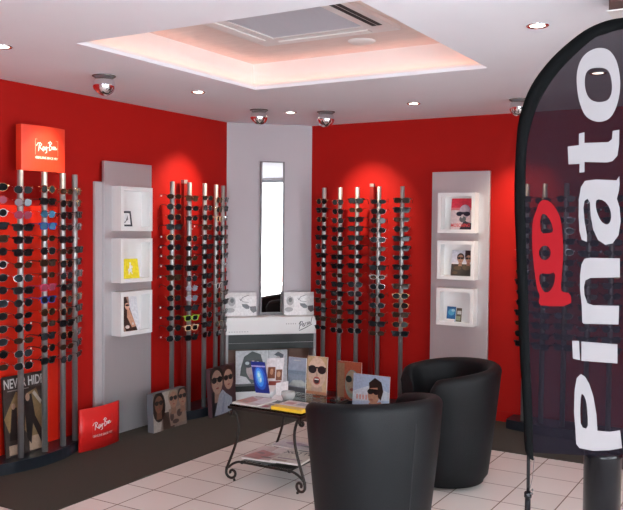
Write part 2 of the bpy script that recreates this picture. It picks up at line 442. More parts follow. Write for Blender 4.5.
for x, y, lab in ((-3.67, 2.92, 'small round downlight cut by the left edge of the photo'),
                  (-3.67, 4.57, 'small round downlight between two chrome ball spotlights'),
                  (-3.64, 5.74, 'small round downlight just above the grey corner wall'),
                  (-2.54, 5.745, 'small round downlight above the right-hand silver panel'),
                  (-1.07, 3.82, 'largest-looking downlight, in the white ceiling beside the top of the flag'),
                  (-1.07, 5.14, 'downlight seen shining through the letter o of the flag')):
    downlight(x, y, lab)
t = thing('ceiling_fitting', 'dark brown square fitting at the top right corner of the photo', 'ceiling fitting', (-.62, 3.56, H))
b = MB(); b.box((-.07, -.07, -.055), (.07, .07, 0), bev=.004); b.obj('housing', mat('dark_brown_metal', (.05, .015, .01), .5), t)
b = MB(); b.box((-.076, -.076, -.060), (.076, .076, -.055), bev=.001); b.obj('rim', white_box, t)
# room lamps further into the shop, behind the photographer
for k, (x, y) in enumerate(((-2.5, 1.2), (-.6, 1.6), (1.2, 1.4), (1.0, 4.6), (-2.4, -.6))):
    downlight(x, y, ['downlight over the floor behind the photographer', 'downlight directly over the photographer', 'downlight near the middle of the shop window',
                     'downlight near the far end of the shop window', 'downlight by the wall opposite the corner mirror'][k], 10)

# daylight through the window
w = bpy.data.worlds.new('sky'); bpy.context.scene.world = w; w.use_nodes = True
bg = w.node_tree.nodes['Background']; bg.inputs[0].default_value = (.88, .93, 1, 1); bg.inputs[1].default_value = 13.5
pl = bpy.data.lights.new('window_portal', 'AREA'); pl.shape = 'RECTANGLE'; pl.size = WZ1 - WZ0; pl.size_y = WY1 - WY0
pl.cycles.is_portal = True
po = link('window_portal', pl); po.location = (XR + .19, (WY0 + WY1) / 2, (WZ0 + WZ1) / 2); po.rotation_euler = (0, PI / 2, 0)
pl2 = bpy.data.lights.new('window_portal', 'AREA'); pl2.shape = 'RECTANGLE'; pl2.size = FX1 - FX0; pl2.size_y = 2.3; pl2.cycles.is_portal = True
po = link('window_portal', pl2); po.location = ((FX0 + FX1) / 2, YF - .19, 1.25); po.rotation_euler = (PI / 2, 0, 0)
# street outside: pale house front seen in the mirror
t = thing('house_front', 'pale house front across the street, seen in the mirror', 'building', (9.2, 0, 0))
b = MB(); b.box((0, -4, 0), (.5, 5, 4.2)); b.obj('wall', mat('pale_render', (.85, .84, .82), .9), t)
for y in (-2.4, -.6, 1.2, 3.0):
    b = MB(); b.box((-.03, y, 1.0), (0, y + .9, 2.3)); wf = b.obj('window', mat('pale_shutter', (.55, .68, .78), .6), t)
    b = MB(); b.box((-.05, y - .05, .93), (0, y + .95, 1.0)); b.obj('sill', mat('red_sill', (.6, .12, .08), .6), t)
b = MB(); b.box((-.04, -4, 0), (0, 5, .5)); b.obj('plinth', mat('pink_plinth', (.75, .42, .36), .8), t)

# ================================================================= EYEWEAR
def superell(a, b, n, k=14, tilt=0):
    o = []
    for i in range(k):
        t = 2 * PI * i / k; c, s = math.cos(t), math.sin(t)
        o.append((a * math.copysign(abs(c) ** (2 / n), c), b * math.copysign(abs(s) ** (2 / n), s) * (1 + tilt * c)))
    return o
STY = {'wayfarer': dict(a=.0265, b=.0185, n=3.2, rim=.0048, d=.005, dz=0, tilt=.06, br=.004),
       'aviator': dict(a=.028, b=.0225, n=2.4, rim=.0018, d=.0025, dz=-.002, tilt=-.12, br=.0015),
       'oval': dict(a=.026, b=.0165, n=2.5, rim=.0026, d=.0035, dz=0, tilt=0, br=.002),
       'round': dict(a=.0240, b=.0215, n=2.0, rim=.0032, d=.004, dz=0, tilt=0, br=.0022)}
GM = {}
def gmesh(kind, style, m, side=1):
    key = (kind, style, m.name, side)
    if key in GM: return GM[key]
    S = STY[style]; b = MB()
    if kind == 'frame':
        for sd in (-1, 1):
            oc = superell(S['a'] + S['rim'], S['b'] + S['rim'], S['n'], tilt=S['tilt'] * sd); ic = superell(S['a'], S['b'], S['n'], tilt=S['tilt'] * sd)
            b.prism(oc, [ic], lambda x, z, c, sd=sd: V((sd * .034 + x, -S['d'] / 2 + c + .9 * (x + sd * .034) ** 2, S['dz'] + z)), S['d'])
            e = sd * (.034 + S['a'] + S['rim'])
            b.box((min(e - sd * .004, e + sd * .007), -.001, .006), (max(e - sd * .004, e + sd * .007), .011, .006 + .010 * (S['rim'] > .004) + .004))
        b.tube([(-.012, 0, .006), (0, -.001, .0095), (.012, 0, .006)], S['br'], n=6)
        if style == 'aviator': b.tube([(-.018, 0, .019), (0, -.001, .0205), (.018, 0, .019)], .0012, n=5)
    elif kind == 'lens':
        ic = superell(S['a'] - .0002, S['b'] - .0002, S['n'], tilt=S['tilt'] * side)
        b.prism(ic, [], lambda x, z, c: V((side * .034 + x, -.0006 + c + .9 * (x + side * .034) ** 2, S['dz'] + z)), .0016)
    elif kind == 'temple':
        r = .0024 if S['rim'] > .003 else .0013
        e = .034 + S['a'] + S['rim'] + .004
        pts = catmull([(side * e, .010, .011), (side * (e + .001), .05, .011), (side * (e - .001), .095, .009), (side * (e - .004), .118, -.004), (side * (e - .006), .13, -.024)], 3)
        b.tube(pts, r, n=5)
    for v in b.bm.verts: v.co *= 1.06
    GM[key] = b.mesh(kind, m)
    return GM[key]
gl_black = mat('black_acetate', (.008, .008, .009), .3, Specular_IOR_Level=.3); gl_tort = mat('tortoise_acetate', (.055, .02, .01), .3, Specular_IOR_Level=.3)
gl_gold = mat('gold_wire', (.72, .50, .24), .2, 1.); gl_silv = mat('silver_wire', (.75, .75, .76), .15, 1.)
gl_white = mat('white_acetate', (.82, .80, .78), .25); gl_pink = mat('pink_acetate', (.55, .05, .12), .25)
gl_red = mat('red_acetate', (.5, .02, .02), .25); gl_blue = mat('blue_acetate', (.03, .06, .25), .2); gl_lime = mat('lime_acetate', (.35, .55, .06), .25)
gl_clearf = mat('pale_beige_acetate', (.75, .50, .30), .2)
ln_dark = mat('dark_lens', (.008, .009, .011), .12, Specular_IOR_Level=.22); ln_brown = mat('brown_lens', (.030, .015, .009), .12, Specular_IOR_Level=.25); ln_grey = mat('grey_lens', (.020, .025, .030), .14, 0, Specular_IOR_Level=.22)
ln_blue = mat('blue_mirror_lens', (.10, .35, .62), .08, .7); ln_pale = mat('pale_blue_mirror_lens', (.55, .72, .85), .08, .7)
ln_pink = mat('rose_lens', (.30, .06, .10), .1, .2)
tag_m = mat('white_price_tag', (.85, .84, .80), .6)
b = MB(); b.box((-.0065, -.0006, -.006), (.0065, .0006, .006)); tag_mesh = b.mesh('price_tag', tag_m)
PROTO = {}
def glasses(kind):
    style, fm, lm, pt = kind
    if kind not in PROTO:
        t = link('sunglasses', None)
        link('frame', gmesh('frame', style, fm), t)
        for sd in (-1, 1): link('lens', gmesh('lens', style, lm, sd), t)
        for sd in (-1, 1): link('temple', gmesh('temple', style, fm, sd), t)
        if pt:
            p = link('price_tag', tag_mesh, t); p.location = (-.072, .085, -.002)
        PROTO[kind] = (t, [0]); return t
    return dup(PROTO[kind][0])
COMMON = [('wayfarer', gl_black, ln_dark), ('wayfarer', gl_black, ln_dark), ('wayfarer', gl_tort, ln_brown), ('aviator', gl_gold, ln_dark), ('aviator', gl_silv, ln_dark),
          ('oval', gl_black, ln_dark), ('round', gl_black, ln_dark), ('wayfarer', gl_black, ln_grey), ('aviator', gl_silv, ln_grey), ('oval', gl_tort, ln_brown), ('round', gl_tort, ln_dark)]
DESC = {gl_black: 'black', gl_tort: 'tortoiseshell', gl_gold: 'gold wire', gl_silv: 'silver wire', gl_white: 'white', gl_pink: 'pink', gl_red: 'red', gl_blue: 'blue', gl_lime: 'lime green', gl_clearf: 'pale beige'}
ORD = ['top row', 'second row', 'third row', 'fourth row', 'fifth row', 'sixth row', 'seventh row', 'eighth row', 'ninth row', 'tenth row', 'eleventh row',
       'twelfth row', 'third row from bottom', 'second row from bottom', 'bottom row']
POS = ['first', 'second', 'third', 'fourth', 'fifth']
b = MB(); b.box((-.006, -.020, -.004), (.006, .002, .002)); b.tube([(-.010, -.0185, .001), (.010, -.0185, .001)], .002, n=6); peg_mesh = b.mesh('holder', clear_acrylic)
b = MB(); b.box((-.004, -.0285, -.004), (.004, -.0190, .0015)); b.box((-.010, -.0285, -.010), (.010, -.0270, -.001)); peg_mesh = b.mesh('holder', mat('holder_plastic', (.55, .53, .50), .25))
pm = None
def pole_at(root, x, y, z0, z1, rz, rows, shine=steel):
    """x, y local to the display; with one holder per row"""
    global pm
    p = link('pole', None, root) if False else None
    key = ('pole', round(z1 - z0, 3))
    if key not in GM:
        b = MB(); L_ = z1 - z0
        b.lathe([(.0195, 0), (.0195, L_ - .003), (.0175, L_), (.002, L_)], n=20)
        GM[key] = b.mesh('pole', steel)
    p = link('pole', GM[key], root); p.location = (x, y, z0); p.rotation_euler = (0, 0, rz)
    for z in rows:
        z = z - .010 * (len([c for c in root.children if c.name.startswith('pole')]) % 2 == 0)
        h_ = link('holder', peg_mesh, p); h_.location = (0, 0, z - z0)
    return p
ROWZ = [1.834 - .0813 * i for i in range(15)]
def fill(root, poles, rz, rackname, group, special, missing, seed, tags=.3):
    rnd = random.Random(seed)
    fwd = V((math.sin(rz), -math.cos(rz), 0))
    for pi, (px, py, *pr) in enumerate(poles):
        a = pr[0] if pr else rz
        fwd = V((math.sin(a), -math.cos(a), 0))
        for ri, z in enumerate(ROWZ):
            kd = COMMON[rnd.randrange(len(COMMON))]; tg = rnd.random() < tags; jr, jt = rnd.uniform(-.09, .09), rnd.uniform(.02, .22)
            if (pi, ri) in missing: continue
            if (pi, ri) in special: kd = special[(pi, ri)]
            t = glasses(kd + (tg,))
            t.name = 'sunglasses'
            t.location = V((px, py, z - .010 * (pi % 2))) + fwd * .0345
            t.rotation_euler = (jt * .6, 0, a + jr)
            lensd = {ln_dark: 'dark', ln_brown: 'brown', ln_grey: 'grey', ln_blue: 'blue mirrored', ln_pale: 'pale mirrored', ln_pink: 'rose'}[kd[2]]
            tag(t, '%s-framed %s glasses, %s, %s pole of %s' % (DESC[kd[1]], lensd, ORD[ri], POS[pi], rackname), 'sunglasses', group)
def base_arc(root, pts_front, back, z=.08):
    b = MB(); outline = pts_front + back
    b.prism(outline, [], lambda x, y, c: V((x, y, .0068 + c)), z - .0068)
    return b.obj('base', black_base, root)

# ---- rack 1, on the left wall, red header box
R1 = 'rack under red header'
t1 = thing('eyewear_rack', 'curved eyewear rack with a glowing red header box, at the left edge', 'display rack')
P1 = [(-4.330, 3.385, 76), (-4.325, 3.575, 84), (-4.310, 3.758, 96), (-4.315, 3.92, 101), (-4.362, 4.072, 123)]
arc = [(-4.245 - .16 * ((y - 3.70) / .5) ** 2, y) for y in [3.16 + i * (4.24 - 3.16) / 20 for i in range(21)]]
base_arc(t1, arc, [(-4.478, 4.24), (-4.478, 3.16)])
P1 = [(x, y, math.radians(a)) for x, y, a in P1]
for x, y, a in P1: pole_at(t1, x, y, .08, 1.95, a, ROWZ)
b = MB()
pf = [(-4.478 + .012 * math.cos((y - 3.62) * 3.4), y) for y in [3.22 + i * .80 / 16 for i in range(17)]]
pb = [(x - .008, y) for x, y in pf[::-1]]
b.prism(pf + pb, [], lambda x, y, c: V((x, y, .081 + c)), 1.645); b.obj('backing_panel', red_gloss, t1)
hx = lambda y: -4.305 - .032 * ((y - 3.77) / .2) ** 2
ys = [3.588 + i * (3.955 - 3.588) / 14 for i in range(15)]
b = MB(); b.prism([(hx(y), y) for y in ys] + [(hx(y) - .05, y) for y in ys[::-1]], [], lambda x, y, c: V((x, y, 1.952 + c)), .297)
hd = b.obj('header_box', mat('glowing_red_header', (.80, .05, .02), .35), t1)
wf_ = lambda v: V((hx(v.y) + .0015, v.y, v.z))
print_on('lettering', hd, V((-4.3, 3.588, 1.952)), V((0, 1, 0)), V((0, 0, 1)), .367, .297,
    [((.85, .60, .45), ribbon([(.26, .36), (.26, .70)], .006) + ribbon([(.26, .70), (.78, .70)], .006) + ribbon([(.78, .70), (.78, .36)], .006)),
     ((.95, .90, .80), script(RB, .30, .43, .43, .13, .013)),
     ((.95, .88, .72), text('GENUINE SINCE 1937', .26, .27, .78, .325))], warp=wf_)
sp1 = {(0, 1): ('round', gl_red, ln_pink), (0, 2): ('round', gl_white, ln_dark), (1, 0): ('aviator', gl_silv, ln_grey), (1, 1): ('aviator', gl_silv, ln_pale), (1, 2): ('aviator', gl_pink, ln_pink),
       (2, 0): ('round', gl_gold, ln_grey), (2, 2): ('aviator', gl_silv, ln_blue), (2, 3): ('wayfarer', gl_blue, ln_blue), (2, 8): ('wayfarer', gl_pink, ln_pink), (2, 9): ('wayfarer', gl_blue, ln_dark),
       (3, 0): ('oval', gl_gold, ln_brown), (0, 6): ('round', gl_white, ln_dark), (0, 9): ('aviator', gl_silv, ln_grey), (2, 10): ('aviator', gl_gold, ln_brown)}
fill(t1, P1, PI / 2, R1, 'sunglasses on the rack with the red header box', sp1, {(4, 4)}, 3, .65)

# ---- rack 2, between the silver panel and the grey corner
R2 = 'rack left of mirror'
t2 = thing('eyewear_rack', 'eyewear rack of five steel poles between silver panel and grey corner', 'display rack')
P2 = [(x, y, math.radians(a)) for x, y, a in ((-4.335, 5.075, 72), (-4.290, 5.235, 82), (-4.275, 5.415, 93), (-4.295, 5.598, 104), (-4.345, 5.762, 118))]
arc = [(-4.232 - .16 * ((y - 5.43) / .42) ** 2, y) for y in [5.02 + i * (5.815 - 5.02) / 16 for i in range(17)]]
base_arc(t2, arc, [(-4.478, 5.815), (-4.478, 5.02)])
for x, y, a in P2: pole_at(t2, x, y, .08, 1.955, a, ROWZ)
b = MB(); b.box((-4.46, 5.335, .08), (-4.43, 5.375, 1.955), dark_red); b.box((-4.462, 5.333, 1.955), (-4.428, 5.377, 1.985), steel); b.obj('red_post', None, t2)
sp2 = {(3, 2): ('round', gl_clearf, ln_brown), (3, 0): ('aviator', gl_gold, ln_brown), (3, 9): ('round', gl_white, ln_dark), (1, 9): ('aviator', gl_silv, ln_pale), (1, 10): ('aviator', gl_silv, ln_pale),
       (1, 12): ('wayfarer', gl_lime, ln_dark), (1, 13): ('wayfarer', gl_clearf, ln_dark), (2, 1): ('aviator', gl_silv, ln_grey), (3, 1): ('aviator', gl_gold, ln_dark), (2, 0): ('oval', gl_tort, ln_dark)}
fill(t2, P2, PI / 2, R2, 'sunglasses on the rack left of the mirror', sp2, {(1, 3)}, 5, .5)

# ---- rack 3, on the back wall right of the mirror
R3 = 'rack right of mirror'
t3 = thing('eyewear_rack', 'eyewear rack of five steel poles right of the mirror', 'display rack')
P3 = [(x, y, math.radians(a)) for x, y, a in ((-3.690, 6.400, -17), (-3.517, 6.385, -12), (-3.340, 6.375, 3), (-3.134, 6.385, 15), (-2.921, 6.400, 17))]
arc = [(x, 6.30 + .13 * ((x + 3.30) / .5) ** 2) for x in [-3.75 + i * .94 / 18 for i in range(19)]]
base_arc(t3, arc, [(-2.81, 6.58), (-3.75, 6.58)])
for x, y, a in P3: pole_at(t3, x, y, .08, 1.955, a, ROWZ)
b = MB(); T_ = Matrix.Rotation(-.004, 4, 'Y')
b.box((-3.300, 6.535, .08), (-3.262, 6.560, 1.965), dark_red); b.box((-3.302, 6.533, 1.965), (-3.260, 6.562, 1.992), steel); b.obj('red_post', None, t3)
sp3 = {(3, 8): ('oval', gl_white, ln_brown), (4, 1): ('wayfarer', gl_black, ln_dark)}
fill(t3, P3, 0, R3, 'sunglasses on the rack right of the mirror', sp3, set(), 8, .4)

# ---- rack 4, behind the flag
R4 = 'rack behind the flag'
t4 = thing('eyewear_rack', 'eyewear rack of five steel poles seen dimly through the flag', 'display rack')
P4 = [(x, y, math.radians(a)) for x, y, a in ((-1.850, 6.400, -26), (-1.706, 6.385, -12), (-1.538, 6.375, 3), (-1.368, 6.385, 15), (-1.205, 6.400, 26))]
arc = [(x, 6.30 + .10 * ((x + 1.53) / .5) ** 2) for x in [-1.98 + i * .92 / 18 for i in range(19)]]
base_arc(t4, arc, [(-1.06, 6.58), (-1.98, 6.58)])
for x, y, a in P4: pole_at(t4, x, y, .08, 1.955, a, ROWZ)
fill(t4, P4, 0, R4, 'sunglasses on the rack behind the flag', {}, set(), 9, .1)

# ================================================================= SILVER PANELS WITH WHITE BOXES
def open_box(root, T, w, h, d, t_=.030):
    """open-fronted white box, local x right, y up, z towards the viewer, back at z=0"""
    b = MB(); b.prism([(0, 0), (w, 0), (w, h), (0, h)], [[(t_, t_), (w - t_, t_), (w - t_, h - t_), (t_, h - t_)]], lambda x, y, c: T @ V((x, y, c)), d)
    b.box((t_, t_, .0), (w - t_, h - t_, .006), None, T)
    return b.obj('shelf_box', white_box, root)
def frame_T(P0, U, W):
    U, W = V(U), V(W); N = U.cross(W); T = Matrix((U, W, N)).transposed().to_4x4(); T.translation = V(P0); return T
pl_ = thing('display_panel', 'tall silver panel with three white boxes, left of the corner', 'display panel')
b = MB(); b.box((-4.468, 4.435, .0068), (-4.440, 4.948, 2.078), bev=.002); b.obj('panel', alu, pl_)
b = MB(); b.box((-4.496, 4.372, .0068), (-4.470, 4.80, 1.922), bev=.002); b.obj('rear_panel', alu_edge, pl_)
LB = [1.560, 1.238, .918]
BH = .331
for z, h_ in ((1.558, .334), (1.166, .334), (.765, .333)):
    open_box(pl_, frame_T((-4.440, 4.508, z), (0, 1, 0), (0, 0, 1)), .345, h_, .095)
pr_ = thing('display_panel', 'tall silver panel with three white boxes, beside the flag', 'display panel')
b = MB(); b.box((-2.708, 6.540, .0068), (-2.200, 6.568, 2.078), bev=.002); b.obj('panel', alu, pr_)
b = MB(); b.box((-2.66, 6.570, .0068), (-2.25, 6.597, 1.9), bev=.002); b.obj('rear_panel', alu_edge, pr_)
for z in (1.565, 1.178, .790): pass
RZ = ((1.562, .334), (1.175, .322), (.790, .312))
for z, h_ in RZ: open_box(pr_, frame_T((-2.615, 6.539, z), (1, 0, 0), (0, 0, 1)), .325, h_, .095)

def boxed(name, label, cat, P0, U, W, w, h, th, side, shapes, bname='backing', group=None):
    t = thing(name, label, cat, P0, 0, group)
    card(t, (0, 0, 0), U, W, w, h, th, side, shapes, bname); return t
lean = lambda ax, k: V((0, 0, 1)) if not k else None
UY, UX, UZ = V((0, 1, 0)), V((1, 0, 0)), V((0, 0, 1))
wl = V((-.16, 0, 1)).normalized()
# left boxes: framed sign, yellow card, photo
t = thing('picture_frame', 'small clear card with a dark square emblem in the top left white box', 'sign', (-4.375, 4.552, 1.5885))
card(t, (0, 0, 0), V((.1, 1, 0)), wl, .10, .125, .004, white_box, [((.80, .82, .86), rect(0, 0, 1, 1)), ((.03, .035, .045), [rect(.2, .84, 1, .97), rect(.84, .03, 1, .97), rect(.2, .03, 1, .14)]),
     ((.03, .03, .04), [(.2, .25), (.42, .38), (.5, .5), (.66, .72), (.60, .42), (.45, .36), (.34, .25)])])
t = thing('logo_card', 'yellow card with a white rider emblem in the middle left white box', 'card', (-4.375, 4.560, 1.1965))
card(t, (0, 0, 0), V((.1, 1, 0)), wl, .165, .150, .02, mat('yellow_card', (.80, .62, .02), .4), [((.85, .66, .03), rect(0, 0, 1, 1)),
     ((.95, .92, .75), [ell(.48, .42, .13, .10), [(.40, .44), (.36, .2), (.42, .2), (.46, .40)], [(.55, .42), (.62, .22), (.56, .2), (.50, .40)], ell(.60, .58, .06, .08), [(.42, .46), (.50, .74), (.57, .70), (.54, .46)], ell(.52, .77, .05, .05)])])
t = thing('photo_card', 'leaning photo of a long-haired woman in the lowest left white box', 'photo', (-4.375, 4.556, .7955))
card(t, (0, 0, 0), V((.1, 1, 0)), wl, .175, .262, .004, white_box, [((.35, .22, .17), rect(0, 0, .55, 1)), ((.70, .72, .78), rect(.55, 0, 1, 1)), ((.04, .02, .015), [(.05, .98), (.4, 1), (.62, .5), (.85, 0), (.2, 0), (.02, .4)]),
     ((.55, .30, .2), [(.42, .72), (.55, .6), (.80, .12), (.55, .1), (.35, .4)]), ((.62, .38, .27), ell(.42, .72, .13, .10)), (DK, ell(.43, .75, .11, .03)), ((.6, .55, .5), [ell(.3, .12, .12, .05), ell(.62, .2, .06, .04)])])
# right boxes
wr = V((0, .16, 1)).normalized()
t = thing('magazine', 'magazine with red masthead and a man in sunglasses, in the top right white box', 'magazine', (-2.520, 6.480, 1.5925))
card(t, (0, 0, 0), V((1, 0, 0)), wr, .185, .262, .012, mat('magazine_edge', (.35, .36, .22), .5),
     [((.62, .50, .50), rect(0, 0, 1, 1)), ((.66, .03, .06), rect(0, .70, 1, 1)), ((.66, .16, .18), rect(0, .62, 1, .70)), ((.03, .03, .045), [(.45, .0), (1, 0), (1, .2), (.8, .24), (.66, .3)]), ((.32, .26, .34), ell(.66, .58, .26, .22)), ((.45, .36, .42), ell(.62, .60, .22, .19)),
      ((.02, .02, .04), [ell(.42, .50, .16, .075), ell(.76, .50, .16, .075), rect(.4, .50, .8, .56)]), ((.10, .12, .13), [ell(.58, .33, .16, .10)]), ((.5, .46, .48), ell(.55, .42, .05, .06)),
      ((.62, .05, .05), text('MOSCHINO', .05, .075, .96, .19))])
t = thing('photo_card', 'dark photo of two people in sunglasses in the middle right white box', 'photo', (-2.508, 6.485, 1.2055))
card(t, (0, 0, 0), V((1, 0, 0)), wr, .185, .215, .006, white_box, [((.60, .60, .66), rect(0, .5, 1, 1)), ((.04, .036, .03), rect(0, 0, 1, .46)), ((.03, .01, .015), rect(.62, .74, 1, 1)), ((.10, .075, .04), [ell(.3, .30, .18, .08), ell(.72, .34, .2, .12), ell(.2, .12, .12, .06)])]
     + face_(.42, .66, .30, .86) + face_(.80, .66, .28, .86, hair=(.02, .01, .01)))
t = thing('booklet', 'blue and white booklet standing in the lowest right white box', 'booklet', (-2.540, 6.485, .8205))
card(t, (0, 0, 0), V((.97, -.2, 0)), wr, .088, .125, .006, white_box, [((.02, .12, .30), rect(0, 0, 1, 1)), ((.08, .32, .50), ell(.5, .62, .35, .22)), ((.30, .5, .6), ell(.7, .75, .2, .1))])
t = thing('booklet', 'dark narrow booklet behind the blue one in the lowest right white box', 'booklet', (-2.460, 6.49, .8205))
card(t, (0, 0, 0), V((.97, -.2, 0)), wr, .056, .115, .006, white_box, [((.10, .09, .07), rect(0, 0, 1, 1)), ((.5, .5, .48), rect(.2, .55, .9, .8)), ((.25, .3, .2), rect(.1, .1, .8, .4))])
t = thing('card_stand', 'tiny white card lying in front of the blue booklet in its box', 'card', (-2.545, 6.462, .8205))
b = MB(); b.box((0, -.012, 0), (.085, .010, .022), bev=.002); b.obj('card', white_box, t)

# ================================================================= FLOOR STANDING PICTURES, LEFT
# red logo card
t = thing('logo_sign', 'red square sign with white script logo standing on the carpet', 'sign')
P_ = lambda s, z: V((-4.285 + .028 * math.sin(PI * min(1, max(0, s))) - .0 * s, 4.045 + .385 * s, z))
b = MB(); hgt = .307
for k in range(12):
    s0, s1 = k / 12, (k + 1) / 12
    vs = [b.bm.verts.new(P_(s, z)) for s, z in ((s0, .0068), (s1, .0068), (s1, hgt), (s0, hgt))]
    bs = [b.bm.verts.new(P_(s, z) - V((.012, 0, 0))) for s, z in ((s0, .0068), (s1, .0068), (s1, hgt), (s0, hgt))]
    b.face(vs, None, True); b.face(bs[::-1]); b.face([vs[3], vs[2], bs[2], bs[3]]); b.face([vs[1], vs[0], bs[0], bs[1]])
    if k == 0: b.face([vs[0], vs[3], bs[3], bs[0]])
    if k == 11: b.face([vs[2], vs[1], bs[1], bs[2]])
bmesh.ops.remove_doubles(b.bm, verts=b.bm.verts, dist=1e-5)
pn = b.obj('panel', red_card, t)
wp = lambda v: P_((v.y - 4.045) / .385, v.z) + V((.001, 0, 0))
print_on('lettering', t, V((-4.285, 4.045, .0068)), UY, UZ, .385, .30,
    [((.62, .10, .09), ribbon([(.26, .33), (.26, .72)], .006) + ribbon([(.26, .72), (.76, .74)], .006) + ribbon([(.76, .74), (.76, .38)], .006)),
     ((.85, .80, .78), script(RB, .29, .45, .42, .18, .014)), ((.80, .50, .48), text('GENUINE SINCE 1937', .26, .29, .76, .345))], warp=wp)
# NEVER HIDE poster
t = thing('poster', 'dark poster reading NEVER HIDE behind the poles of the left rack', 'poster', (-4.375, 3.500, .081))
card(t, (0, 0, 0), UY, V((-.08, 0, 1)).normalized(), .345, .525, .012, mat('poster_edge', (.03, .02, .02), .5),
     dim([((.055, .04, .035), rect(0, 0, 1, 1)), ((.30, .20, .09), [(.0, .48), (.3, .80), (.45, .72), (.38, .4), (.1, .3)]), ((.28, .19, .09), [(.45, .3), (.55, .75), (.78, .80), (1, .35), (.8, .18), (.55, .2)]),
      ((.5, .36, .26), [rect(.08, .02, .40, .14), rect(.55, .02, .92, .20), ell(.25, .35, .07, .10)]), ((.02, .015, .015), [(.5, .2), (.48, .7), (.66, .74), (.72, .45), (.95, .15), (.85, .08), (.66, .36), (.6, .1)]),
      ((.02, .015, .015), [(.1, .2), (.18, .6), (.3, .6), (.28, .2)]), ((.55, .5, .45), [(.68, .74), (.73, .77), (.9, .62), (.86, .58)]), ((.45, .28, .2), [ell(.56, .70, .05, .05), ell(.22, .62, .045, .04)]),
      ((.75, .74, .72), text('NEVER HIDE', .03, .845, .97, .965)), ((.35, .33, .3), rect(.1, .81, .6, .822))], .75))
# canvas with three people
t = thing('canvas_picture', 'thick canvas of three people in sunglasses leaning on the floor by the silver panel', 'picture', (-4.215, 4.730, .0069), 0)
card(t, (0, 0, 0), UY, V((-.05, 0, 1)).normalized(), .392, .298, .06, mat('canvas_side_grey', (.16, .16, .18), .7),
     dim([((.26, .20, .17), rect(0, 0, 1, 1)), ((.50, .44, .38), rect(.28, .45, .52, 1)), ((.07, .04, .03), rect(.28, 0, .62, .45)), ((.33, .24, .18), [(.45, .5), (.9, .55), (1, .1), (.5, .05)]), ((.08, .05, .04), [ell(.55, .3, .06, .12), ell(.78, .35, .08, .1), ell(.66, .15, .1, .06)]),
      ((.45, .40, .36), [(0, .5), (.12, .55), (.24, .2), (.2, 0), (0, 0)])] + face_(.17, .70, .40, 1.3, skin=(.22, .10, .06), hair=(.02, .012, .01), longhair=True)
     + face_(.60, .74, .40, 1.3, hair=(.35, .27, .2)) + face_(.88, .74, .40, 1.3, hair=(.03, .02, .015)), .68))
# canvas with a couple
t = thing('canvas_picture', 'dark canvas of a couple in sunglasses leaning beside the corner cabinet', 'picture', (-4.150, 5.375, .0069), 0)
card(t, (0, 0, 0), V((-.05, 1, 0)), V((-.08, 0, 1)).normalized(), .365, .405, .04, mat('canvas_side_maroon', (.10, .04, .05), .7),
     dim([((.11, .045, .055), rect(0, 0, 1, 1)), ((.012, .012, .016), [(0, 0), (.05, .5), (.3, .62), (.5, .4), (.2, 0)])] + face_(.26, .70, .44, .8, skin=(.55, .35, .27), hair=(.02, .015, .012))
     + face_(.72, .70, .38, .8, skin=(.60, .36, .27), hair=(.07, .03, .02), neck=False) + [((.42, .46, .55), [(.08, .02), (.3, .42), (.45, .52), (.6, .42), (.82, .30), (.8, .02)]), ((.30, .34, .44), [(.35, .05), (.5, .4), (.54, .4), (.45, .05)])], .68))

# ================================================================= CORNER: CABINET, MIRROR
Cc = V((-4.21, 6.31, 0)); tt = V((.70711, .70711, 0)); nn = V((.70711, -.70711, 0))
TC = Matrix((tt, -nn, UZ)).transposed().to_4x4(); TC.translation = Cc          # local: x along the wall, -y into the room, z up
cab = thing('cabinet', 'low corner cabinet with white top and open brown shelf, under the mirror', 'cabinet', Cc, PI / 4)
D = -.24
b = MB(); b.box((-.445, D, .632), (.385, -.035, .786), bev=.004); top = b.obj('top', white_box, cab)
print_on('lettering', top, V((-.445, D - .001, .632)), UX, UZ, .83, .154,
    [((.35, .35, .36), [rect(.03 + i * .028, .16, .03 + i * .028 + .018, .20) for i in range(8)]), ((.40, .38, .38), [rect(.66 + i * .025, .56, .66 + i * .025 + .010, .64) for i in range(5)]),
     ((.03, .03, .035), [[(x, y) for x, y in p] for p in []] or ribbon([(.83, .2), (.83001, .2)], .0001))])
# the script logo has the proportions of the board, so stretch y by width/height
lg = [[(.80 + a * .155, .30 + b_ * .155 * .83 / .154 + a * .30) for a, b_ in st] for st in PS]
qs = []
for st in lg:
    for a, c_2 in zip(st, st[1:]):
        w1 = .0075; w2 = w1 * .83 / .154
        dx, dy = c_2[0] - a[0], (c_2[1] - a[1]) * .154 / .83; l = math.hypot(dx, dy) or 1
        nx, ny = -dy / l * w1 / 2, dx / l * w2 / 2
        qs.append([(a[0] + nx, a[1] + ny), (a[0] - nx, a[1] - ny), (c_2[0] - nx, c_2[1] - ny), (c_2[0] + nx, c_2[1] + ny)])
print_on('lettering', top, V((-.445, D - .001, .632)), UX, UZ, .83, .154, [((.03, .03, .035), qs)])
for x0 in (-.445, .362):
    b = MB(); b.box((x0, D, .0068), (x0 + .023, -.035, .631)); b.obj('side_panel', mat('grey_side_panel', (.33, .32, .33), .5), cab)
b = MB(); b.box((-.421, D + .004, .50), (.361, -.04, .631), dark_glass); b.box((-.421, D + .002, .556), (.361, D + .0035, .558), steel); b.obj('drawer', None, cab)
b = MB(); b.box((-.421, -.052, .0068), (.361, -.037, .499)); b.obj('back_panel', wood, cab)
b = MB(); b.box((-.421, D + .004, .120), (.361, -.053, .170)); b.obj('shelf', dark_glass, cab)
b = MB(); b.box((-.421, D + .03, .0068), (.361, -.053, .119)); b.obj('drawer', white_box, cab)
for xa, xb in ((-.421, -.36), (.17, .361)):
    b = MB(); b.box((xa, -.070, .171), (xb, -.053, .499)); b.obj('side_board', wood, cab)

